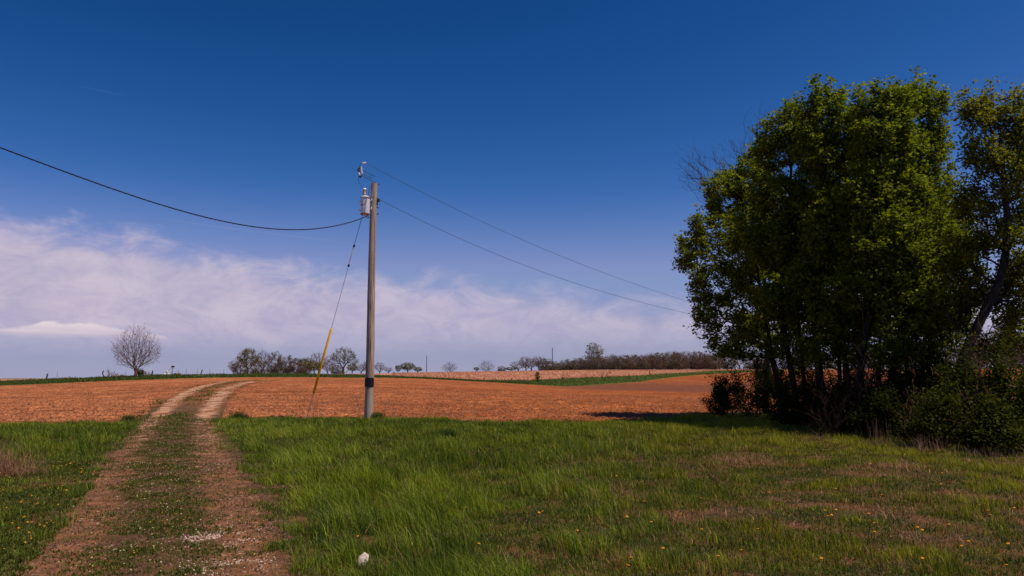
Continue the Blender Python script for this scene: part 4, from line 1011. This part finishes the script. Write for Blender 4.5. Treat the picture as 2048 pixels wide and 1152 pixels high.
# ------------------------------------------------------------ the near utility pole
PD = 32.2; pb = onG(738.5, PD); pb[2] -= .05
top = at(748.2, 367, PD); ht = top[2] - pb[2]
pole = empty('utility_pole', pb, 'tall weathered wooden utility pole with a black band and a transformer', 'utility pole')
ox = lambda v3: np.asarray(v3) - pb
base_r, top_r = .180, .128
# the photo shows it upright within a hair; run the axis straight from foot to top
axis = ox(top); m = MB(); zs = np.linspace(0, 1, 40); rsn = np.random.default_rng(3)
m.tube([axis * t + np.array([.012 * math.sin(t * 7), .01 * math.cos(t * 5), 0]) for t in zs], [base_r + (top_r - base_r) * t + .006 * math.sin(t * 40) * .5 for t in zs], 28)
m.build('shaft', M['pole'], pole, True)
def ax_pt(z): return axis * (z / axis[2])
zb0, zb1 = at(0, 773.5, PD)[2] - pb[2], at(0, 755.5, PD)[2] - pb[2]
c0, c1 = ax_pt(zb0), ax_pt(zb1)
m = MB(); e_ = (c1 - c0) * .012; m.tube([c0 - e_, c0, c1, c1 + e_], [base_r - .02, base_r + .007, base_r + .003, base_r - .03], 28); m.build('band', M['band'], pole, True)
# bolts and brackets on the right of the shaft
for px_, py_, h_ in ((757, 399, .05), (753, 415, .035), (753, 428, .035), (744.5, 393, .03)):
    p = ox(at(px_, py_, PD)); a_ = ax_pt(p[2]); dv = p - a_; dv = dv / np.linalg.norm(dv)
    MB().tube([a_ + dv * .10, a_ + dv * .19], .016, 8).tube([a_ + dv * .17, a_ + dv * .20], h_, 6).build('bolt', M['black'], pole)
# neutral bracket with spool insulator
p = ox(at(756, 400, PD - .02)); a_ = ax_pt(p[2]); 
MB().box((a_[0] + .155, a_[1] - .02, a_[2] - .06), (.015, .03, .16)).box((a_[0] + .205, a_[1] - .02, a_[2] + .03), (.05, .02, .012)).box((a_[0] + .205, a_[1] - .02, a_[2] - .07), (.05, .02, .012)).build('spool_bracket', M['black'], pole)
MB().lathe([(.001, -.045), (.035, -.045), (.04, -.02), (.022, 0), (.04, .02), (.035, .045), (.001, .045)], (a_[0] + .225, a_[1] - .02, a_[2] - .02), 14).build('spool_insulator', M['black'], pole, True)
neutral_att = pb + np.array([a_[0] + .225, a_[1] - .02, a_[2] - .02])
# ground wire running down the shaft
g = [ax_pt(z_) + np.array([-.06, -(base_r + (top_r - base_r) * z_ / axis[2]) * .955 - .004, 0]) for z_ in np.linspace(.1, axis[2] * .9, 30)]
MB().tube(g, .005, 5).build('ground_wire', M['wire'], pole)
# transformer
tf = empty('pole_transformer', at(730, 430, PD - .12), 'grey cylindrical transformer hung on the left of the pole', 'transformer')
TZ = at(0, 393, PD)[2] - at(0, 430, PD)[2]; TR_ = .185
MB().lathe([(.001, .02), (TR_ * .93, .02), (TR_ * .98, .05), (TR_, .09), (TR_, TZ * .9), (TR_ * .99, TZ * .93)], sides=36).build('tank', M['tank'], tf, True)
MB().lathe([(TR_ * .90, .012), (TR_ * 1.02, .012), (TR_ * 1.035, .035), (TR_ * 1.005, .055)], sides=36).build('rim', M['rust'], tf, True)
MB().lathe([(TR_ * 1.0, TZ * .915), (TR_ * 1.14, TZ * .915), (TR_ * 1.14, TZ * .94)], sides=36).build('lid_band', M['rust'], tf, True)
MB().lathe([(TR_ * 1.14, TZ * .94), (TR_ * 1.05, TZ * .965), (TR_ * .6, TZ * 1.02), (TR_ * .25, TZ * 1.05), (.001, TZ * 1.055)], sides=36).build('lid', M['tank'], tf, True)
bz = TZ * 1.04; bu = MB().lathe([(.001, bz), (.045, bz), (.045, bz + .05), (.075, bz + .06), (.06, bz + .09), (.08, bz + .11), (.062, bz + .14), (.08, bz + .16), (.06, bz + .19), (.075, bz + .21), (.05, bz + .24)], (-.04, 0, 0), 24).build('bushing', M['porc'], tf, True)
MB().lathe([(.07, bz + .24), (.08, bz + .26), (.06, bz + .30), (.001, bz + .32)], (-.04, 0, 0), 24).build('bushing_cap', M['porcw'], bu, True)
for zz_ in (TZ * .70, TZ * .25):
    MB().tube([(-TR_ * .93, -.04, zz_), (-TR_ * 1.22, -.05, zz_)], [.03, .026], 12).lathe([(.001, -.01), (.03, 0), (.033, .03), (.02, .05), (.001, .06)], (-TR_ * 1.26, -.05, zz_ - .03), 12).build('side_bushing', M['porcw'], tf, True)
for zz_ in (TZ * .75, TZ * .30):
    MB().box((TR_ * 1.02 + .03, .06, zz_), (.055, .045, .05)).box((TR_ * 1.02 + .075, .05, zz_), (.012, .07, .10)).build('mounting_bracket', M['steel'], tf)
# sticker wraps the tank
def wrap(z0, z1, a0, a1, R_, n=14):
    V = []; 
    for k_ in range(n + 1):
        a = a0 + (a1 - a0) * k_ / n; V += [(R_ * math.cos(a), R_ * math.sin(a), z0), (R_ * math.cos(a), R_ * math.sin(a), z1)]
    return V, [(2 * k_, 2 * k_ + 2, 2 * k_ + 3, 2 * k_ + 1) for k_ in range(n)]
m = MB(); m.add(*wrap(TZ * .475, TZ * .56, rad(187), rad(258), TR_ + .003)); m.build('warning_sticker', M['orange'], tf)
m = MB(); m.tube([(TR_ * .35, -TR_ * 1.02, TZ * .86), (TR_ * .42, -TR_ * 1.1, TZ * .72), (TR_ * .35, -TR_ * 1.1, TZ * .5), (TR_ * .12, -TR_ * 1.06, .03)], .006, 6)
m.tube([(TR_ * .62, -TR_ * .95, TZ * .86), (TR_ * .42, -TR_ * 1.1, TZ * .72)], .008, 6).box((TR_ * .42, -TR_ * 1.1, TZ * .70), (.014, .012, .04)).build('arrester_lead', M['black'], tf)
MB().lathe([(.001, -.10), (.03, -.10), (.035, -.04), (.03, .02), (.001, .02)], (TR_ * .55, -.05, -.01), 14).build('drain_fitting', M['steel'], tf, True)
for ch_, z_, s_c in (('C', TZ * .715, .10), ('5', TZ * .61, .085)):
    fc = bpy.data.curves.new('tank_lettering', 'FONT'); fc.body = ch_; fc.size = s_c; fc.extrude = .001; fc.align_x = 'CENTER'
    tmp = bpy.data.objects.new('tmp', fc); COL.objects.link(tmp); dg = bpy.context.evaluated_depsgraph_get(); me = bpy.data.meshes.new_from_object(tmp.evaluated_get(dg)); bpy.data.objects.remove(tmp)
    aa = rad(222); 
    for v_ in me.vertices:
        a = aa + v_.co.x / TR_; rr_ = TR_ + .003 + v_.co.z
        z0_ = v_.co.y; v_.co = (rr_ * math.cos(a), rr_ * math.sin(a), z_ + z0_)
    me.materials.clear(); link('lettering', me, M['decal'], tf)
# cutout fuse, its rods to the pole head, and the top insulator
cz = at(721, 344, PD - .1); cut = empty('fuse_cutout', cz, 'small fuse cutout with pale insulator left above the pole top', 'fuse cutout'); oc = lambda *p: at(*p) - cz
def ins(pa, pb_, r, n=5):
    pts = []; rr_ = []
    for k_ in range(n * 4 + 1):
        t = k_ / (n * 4); pts.append(pa + (pb_ - pa) * t); rr_.append(r * (.62 + .38 * (k_ % 4 in (1, 2))))
    return MB().tube(pts, rr_, 14)
ins(oc(722.5, 334, PD - .1), oc(724, 349, PD - .1), .048).build('insulator', M['porcw'], cut, True)
MB().tube([oc(717, 340, PD - .12), oc(719, 352, PD - .12)], .028, 10).build('fuse_tube', M['porcw'], cut, True)
MB().tube([oc(720.8, 333.5, PD - .1), oc(716, 341, PD - .12)], [.03, .04], 8).tube([oc(716, 338, PD - .12), oc(718.5, 343.5, PD - .12)], [.045, .04], 8).build('upper_contact', M['black'], cut)
MB().tube([oc(718.5, 351, PD - .12), oc(721, 354, PD - .1), oc(725, 349.5, PD - .1)], [.045, .05, .03], 8).build('hinge', M['black'], cut)
m = MB(); m.tube([oc(726, 341, PD - .1), oc(737, 346.6, PD - .05), oc(750, 353, PD)], .012, 6).tube([oc(726.5, 348, PD - .1), oc(735, 352.2, PD - .05), oc(744, 356.5, PD)], .012, 6).tube([oc(727, 353, PD - .1), oc(745, 362, PD - .02), oc(760, 370, PD + .03)], .014, 6)
m.build('bracket_rods', M['wire'], cut)
ti = at(729, 326, PD - .1); tin = empty('line_insulator', ti, 'small pinkish dead-end insulator holding the upper line', 'insulator')
ins(at(725, 327, PD - .1) - ti, at(732, 325.5, PD - .1) - ti, .05, 3).build('body', M['porcw'], tin, True)
MB().tube([at(724, 326.8, PD - .1) - ti, at(728, 326.5, PD - .1) - ti], .03, 8).build('clamp', M['rust'], tin, True)
def wire(name, lab, pts, r, cat='wire', mat='wire', sides=5, org=None):
    pts = [np.asarray(p) for p in pts]
    o = MB().tube(pts, r, sides).build(name, M[mat], None, True, pts[0]); return tag(o, lab, cat)
wire('jumper_wire', 'short black wire looping from the top insulator to the fuse cutout', [at(725, 326.5, PD - .1), at(721.5, 327, PD - .1), at(720.3, 329, PD - .1), at(720.2, 334, PD - .1)], .012)
wire('jumper_wire', 'curved black wire from the fuse cutout down to the transformer bushing', [at(717.3, 353, PD - .12), at(717.2, 360, PD - .12), at(720, 368, PD - .12), at(724, 374, PD - .12), at(728, 380, PD - .12)], .011)
# spans: control points in the photo with a steadily growing distance, smoothed
def spline(P_, n):
    P_ = np.array(P_); t = np.concatenate([[0], np.cumsum(np.linalg.norm(np.diff(P_, axis=0), axis=1))]); t /= t[-1]
    cx = np.polyfit(t, P_, 3); s = np.linspace(0, 1, n); return np.stack([np.polyval(cx[:, k_], s) for k_ in range(3)], -1)
def span(pix, d0, d1, n=60):
    a = (pix[0][0] - 1024) / F; b = (pix[-1][0] - 1024) / F; out = []
    xa, xb = a * d0, b * d1
    for px_, py_ in pix:
        u_ = (px_ - 1024) / F; t = (u_ * d0 - xa) / ((xb - xa) - u_ * (d1 - d0)); out.append(at(px_, py_, d0 + t * (d1 - d0)))
    return spline(out, n)
up = span([(733, 328), (757, 338.5), (900, 409), (1050, 485), (1200, 542), (1370, 601), (1500, 640)], PD - .1, 62)
wire('power_line', 'upper thin power line running from the pole head down to the grove', up, .0085)
na = span([(758, 400), (840, 438), (950, 489), (1050, 534), (1200, 581), (1300, 608), (1376, 628), (1500, 656)], PD, 64)
wire('power_line', 'lower thin power line running from the pole side to the grove', na, .0090)
# twisted service cable
sc = span([(-230, 214), (-100, 258), (0, 291), (100, 331), (200, 370), (300, 405), (400, 433), (480, 449), (560, 458.5), (620, 457.5), (690, 446), (735, 433)], 19, PD - .15, 420)
ln = np.concatenate([[0], np.cumsum(np.linalg.norm(np.diff(sc, axis=0), axis=1))])
ce = empty('service_cable', sc[-1], 'thick black twisted service cable sagging from the transformer to the upper left', 'cable')
for k_ in range(3):
    ph = ln * 2 * math.pi / .55 + k_ * 2.094; st = sc.copy(); st[:, 2] += .0115 * np.cos(ph); st[:, 1] += .0115 * np.sin(ph)
    MB().tube(st - sc[-1], .0105, 6).build('strand', M['cable'], ce, True)
MB().tube([at(735, 433, PD - .15) - sc[-1], at(737, 436, PD - .15) - sc[-1], at(740, 436.5, PD - .17) - sc[-1], at(741, 430, PD - .17) - sc[-1]], .01, 6).tube([at(733, 434, PD - .15) - sc[-1], at(735, 437, PD - .2) - sc[-1], at(739, 435, PD - .17) - sc[-1], at(733, 429, PD - .2) - sc[-1]], .009, 6).build('tail', M['cable'], ce, True)
# guy wire
ga = ground_px(613, 838); gt = at(741, 372, PD - .1)
gu = empty('guy_wire', ga, 'guy wire with a yellow guard running from the pole head to the ground', 'guy wire')
def gp(t): return (gt - ga) * t
def trow(py):
    lo, hi = 0.0, 1.0
    for _ in range(40):
        md = (lo + hi) / 2; q = ga + gp(md); v_ = q - np.array([0, 0, EYE]); yc = (v_[2] * cP - v_[1] * sP) / (v_[1] * cP + v_[2] * sP)
        if 576 - yc * F > py: lo = md
        else: hi = md
    return lo
t1, t2, t3, t4 = trow(787), trow(657), trow(531), trow(492)
MB().tube([gp(.06), gp(t3)], .011, 6).build('lower_strand', M['guy'], gu, True)
MB().tube([gp(t4), gp(1)], .011, 6).build('upper_strand', M['wire'], gu, True)
MB().tube([gp(t1), gp(t1 + .003), gp(t2 - .003), gp(t2)], [.03, .05, .046, .026], 12).build('yellow_guard', M['yellow'], gu, True)
MB().tube([gp(t3), gp(t4)], .021, 10).build('strain_insulator', M['porcw'], gu, True)
for t_ in (t3, t4): MB().tube([gp(t_ - .006), gp(t_ - .003), gp(t_ + .003), gp(t_ + .006)], [.02, .045, .045, .02], 10).build('clevis', M['black'], gu, True)
MB().tube([gp(-.01), gp(.06), gp(.10)], [.02, .02, .014], 8).tube([gp(.0) + np.array([-.05, 0, .03]), gp(.0) + np.array([.05, 0, .09])], .04, 8).build('anchor_rod', M['steel'], gu, True)

# ------------------------------------------------------------ stone
sb = ground_px(725, 1130)
outl = [(-.052, -.010), (-.045, -.026), (-.010, -.040), (.030, -.034), (.040, -.03), (.044, .0), (.042, .022), (.020, .042), (-.008, .046), (-.036, .020)]
m = MB(); n = len(outl); V = []
outl = [(a * 1.05, b * .95) for a, b in outl]
lay = [(0.80, -.03, 0), (1.0, .02, 1), (.98, .045, 2), (.80, .068, 3), (.45, .078, 4)]
rsr = np.random.default_rng(2)
for s_c, zz_, q in lay:
    for a, b in outl: V.append((a * s_c + rsr.normal(0, .0012) + zz_ * .12, b * s_c + zz_ * .5 + rsr.normal(0, .0012), (zz_ + b * .20) * .8 + rsr.normal(0, .0016)))
V.append((.01, .04, .084))
Qs = [(i * n + k_, i * n + (k_ + 1) % n, (i + 1) * n + (k_ + 1) % n, (i + 1) * n + k_) for i in range(len(lay) - 1) for k_ in range(n)]
Ts = [(len(V) - 1, (len(lay) - 1) * n + k_, (len(lay) - 1) * n + (k_ + 1) % n) for k_ in range(n)]
m.add(V, Qs, Ts); o = m.build('white_stone', M['rock']); o.location = tuple(sb + np.array([0, 0, .02])); tag(o, 'single pale angular stone lying in the grass right of the track', 'stone')

# ------------------------------------------------------------ dandelions
dm = MB(); dm.lathe([(.001, 0), (.010, .003), (.019, .012), (.014, .017), (.001, .018)], (0, 0, 0), 12)
DG_ = 'dandelions flowering in the grass'
def dandelion():
    r = empty('dandelion', (0, 0, 0)); MB().tube([(0, 0, -.14), (.004, .002, -.05), (0, 0, 0)], .0025, 5).build('stem', M['stemg'], r, True)
    dm.build('flower_head', M['dand'], r, True); return r
M['stemg'] = simple('stem_green', (.09, .13, .03), .7); M['dand'] = simple('dandelion_yellow', (.62, .25, .006), .7, 0, .2, 60)
dp = dandelion()
spots = [(1362, 1043), (1262, 1140), (1402, 1009), (1288, 1018), (1673, 1037), (1656, 1046), (1664, 1049), (1738, 1046), (1885, 958), (1882, 977), (1900, 1073), (1846, 1085), (1925, 1117), (1644, 1141), (2018, 1108), (2014, 1150),
 (1960, 1021), (1976, 1036), (2030, 1031), (1750, 1085), (1483, 1121), (1437, 1133), (1256, 1150), (715, 1095), (895, 1025), (1078, 1039), (1085, 1037), (1155, 1083), (957, 1104), (930, 1034), (1120, 902), (692, 878), (736, 904), (1900, 895), (1742, 936), (1590, 912), (1672, 990)]
for k_ in range(16): spots.append((rng.uniform(1150, 2040), rng.uniform(960, 1145)))
for i_, (a, b) in enumerate(spots):
    q = ground_px(a, b + 6); o = dp if i_ == 0 else copy_tree(dp); o.location = (q[0], q[1], q[2] + rng.uniform(.09, .14)); o.scale = (1.1,) * 3; o.rotation_euler = (rng.uniform(-.4, .1), rng.uniform(-.3, .3), rng.uniform(0, 6))
    o.scale = (.85,) * 3; tag(o, 'small yellow dandelion flowering in the meadow grass right of the track', 'dandelion', DG_)

# ------------------------------------------------------------ sun and sky
SE, SA = rad(62), rad(112)         # elevation, azimuth from +Y towards +X
sd_ = bpy.data.lights.new('sun', 'SUN'); sd_.energy = 4.4; sd_.angle = rad(.53); sd_.color = (1, .86, .68)
so = bpy.data.objects.new('sun', sd_); COL.objects.link(so); so.location = (60, 20, 80)
dv = Vector((math.cos(SE) * math.sin(SA), math.cos(SE) * math.cos(SA), math.sin(SE))); so.rotation_euler = dv.to_track_quat('Z', 'Y').to_euler()
W = bpy.data.worlds.new('World'); S.world = W; W.use_nodes = True; nt = W.node_tree; nt.nodes.clear()
out = N(nt, 'ShaderNodeOutputWorld'); bg = N(nt, 'ShaderNodeBackground'); bg.inputs[1].default_value = .1
sky = N(nt, 'ShaderNodeTexSky', sky_type='NISHITA'); sky.sun_disc = False; sky.sun_elevation = SE; sky.sun_rotation = SA; sky.air_density = 1.0; sky.dust_density = .6; sky.ozone_density = 2.5; sky.altitude = 300
tc = N(nt, 'ShaderNodeTexCoord'); dirv = tc.outputs['Generated']; sp = N(nt, 'ShaderNodeSeparateXYZ'); L(nt, dirv, sp.inputs[0])
gm = N(nt, 'ShaderNodeGamma'); gm.inputs[1].default_value = SKY_GAMMA = 1.45
L(nt, mix(nt, 1.0, sky.outputs[0], (.2, .2, .2), 'MULTIPLY'), gm.inputs[0])
base = mix(nt, 1.0, gm.outputs[0], (.30, .32, .34), 'MULTIPLY')
sc_ = N(nt, 'ShaderNodeSeparateColor'); L(nt, base, sc_.inputs[0]); cb_ = N(nt, 'ShaderNodeCombineColor')
for i_, (k_, p_) in enumerate(((195, 2.5), (11.0, 1.30), (11.7, 1.25))):      # a polarised, deeper blue
    L(nt, math_(nt, 'MINIMUM', math_(nt, 'MULTIPLY', math_(nt, 'POWER', sc_.outputs[i_], p_), k_ * 1.38), (1.7, 2.9, 6.0)[i_]), cb_.inputs[i_])
base = cb_.outputs[0]
el = math_(nt, 'ARCSINE', sp.outputs[2]); az = math_(nt, 'ARCTAN2', sp.outputs[0], sp.outputs[1])
# lavender air low over the horizon
hz = maprange(nt, el, .0, .24, 1, 0); hz = math_(nt, 'POWER', hz, 1.5)
base = mix(nt, math_(nt, 'MULTIPLY', hz, .95), base, (3.35, 3.4, 5.15))
co = N(nt, 'ShaderNodeCombineXYZ'); L(nt, az, co.inputs[0]); L(nt, math_(nt, 'MULTIPLY', el, 2.6), co.inputs[1])
n1 = noise(nt, co.outputs[0], 5.5, 8, .6, .6); n2 = noise(nt, scaled(nt, co.outputs[0], (1, .75, 1), -.2), 15, 9, .66, .5); n3 = noise(nt, scaled(nt, co.outputs[0], (.5, 1.5, 1), .25), 7, 5, .6, .3)
etop = maprange(nt, az, -.62, .12, .178, .100)
ee = math_(nt, 'SUBTRACT', etop, el)
ee = math_(nt, 'ADD', ee, math_(nt, 'MULTIPLY', math_(nt, 'SUBTRACT', n2, .5), .075))
ee = math_(nt, 'ADD', ee, math_(nt, 'MULTIPLY', math_(nt, 'SUBTRACT', n1, .5), .06))
cl = maprange(nt, ee, -.014, .036, 0, 1, True)
cl = math_(nt, 'MULTIPLY', cl, maprange(nt, math_(nt, 'ADD', el, math_(nt, 'MULTIPLY', math_(nt, 'SUBTRACT', n3, .5), .03)), .022, .065, .12, 1, True))
cl = math_(nt, 'MULTIPLY', cl, maprange(nt, n3, .28, .6, .88, 1.0))
cl = math_(nt, 'MULTIPLY', cl, maprange(nt, az, -.5, .5, .95, .55))
ccol = mix(nt, maprange(nt, n2, .38, .62), (4.7, 4.15, 5.7), (6.2, 5.35, 6.4))
base = mix(nt, cl, base, ccol)
# low flat cumulus on the left
def puff(b, a0, e0, wa, he, k_):
    xx = math_(nt, 'DIVIDE', math_(nt, 'SUBTRACT', az, a0), wa)
    prof = math_(nt, 'SUBTRACT', 1.0, math_(nt, 'MULTIPLY', xx, xx))
    hh_ = math_(nt, 'MULTIPLY', math_(nt, 'MAXIMUM', prof, 0.0), math_(nt, 'ADD', math_(nt, 'MULTIPLY', noise(nt, scaled(nt, co.outputs[0], (1, .6, 1)), 26, 4, .6), he * 1.6), he * .1))
    y_ = math_(nt, 'SUBTRACT', el, e0)
    a = math_(nt, 'MULTIPLY', maprange(nt, y_, -.003, .001), maprange(nt, math_(nt, 'SUBTRACT', y_, hh_), .002, -.001))
    a = math_(nt, 'MULTIPLY', a, maprange(nt, hh_, .001, he * .5)); a = math_(nt, 'MULTIPLY', a, k_)
    return mix(nt, a, b, mix(nt, maprange(nt, y_, 0, he), (5.6, 4.8, 6.0), (8.0, 6.9, 7.2)))
base = puff(base, -.505, .0470, .075, .0125, .85)
base = puff(base, -.425, .0440, .020, .006, .5)
base = puff(base, -.56, .0475, .11, .004, .5)
# thin old contrails
def trail(b, a0, e0, slope, a1, w_, k_):
    y_ = math_(nt, 'ABSOLUTE', math_(nt, 'SUBTRACT', math_(nt, 'SUBTRACT', el, e0), math_(nt, 'MULTIPLY', math_(nt, 'SUBTRACT', az, a0), slope)))
    a = math_(nt, 'MULTIPLY', maprange(nt, y_, w_, 0), math_(nt, 'MULTIPLY', maprange(nt, az, a0, a0 + .04), maprange(nt, az, a1, a1 - .06)))
    return mix(nt, math_(nt, 'MULTIPLY', a, k_), b, (4.6, 4.3, 5.8))
base = trail(base, -.43, .183, -.075, -.18, .0013, .09)
base = trail(base, -.515, .318, -.07, -.465, .0010, .14)
L(nt, base, bg.inputs[0]); L(nt, bg.outputs[0], out.inputs[0])

S.view_settings.view_transform = 'Standard'; S.view_settings.look = 'None'; S.view_settings.exposure = 0; S.view_settings.gamma = 1
S.render.engine = 'CYCLES'; S.cycles.max_bounces = 6; S.cycles.transparent_max_bounces = 8
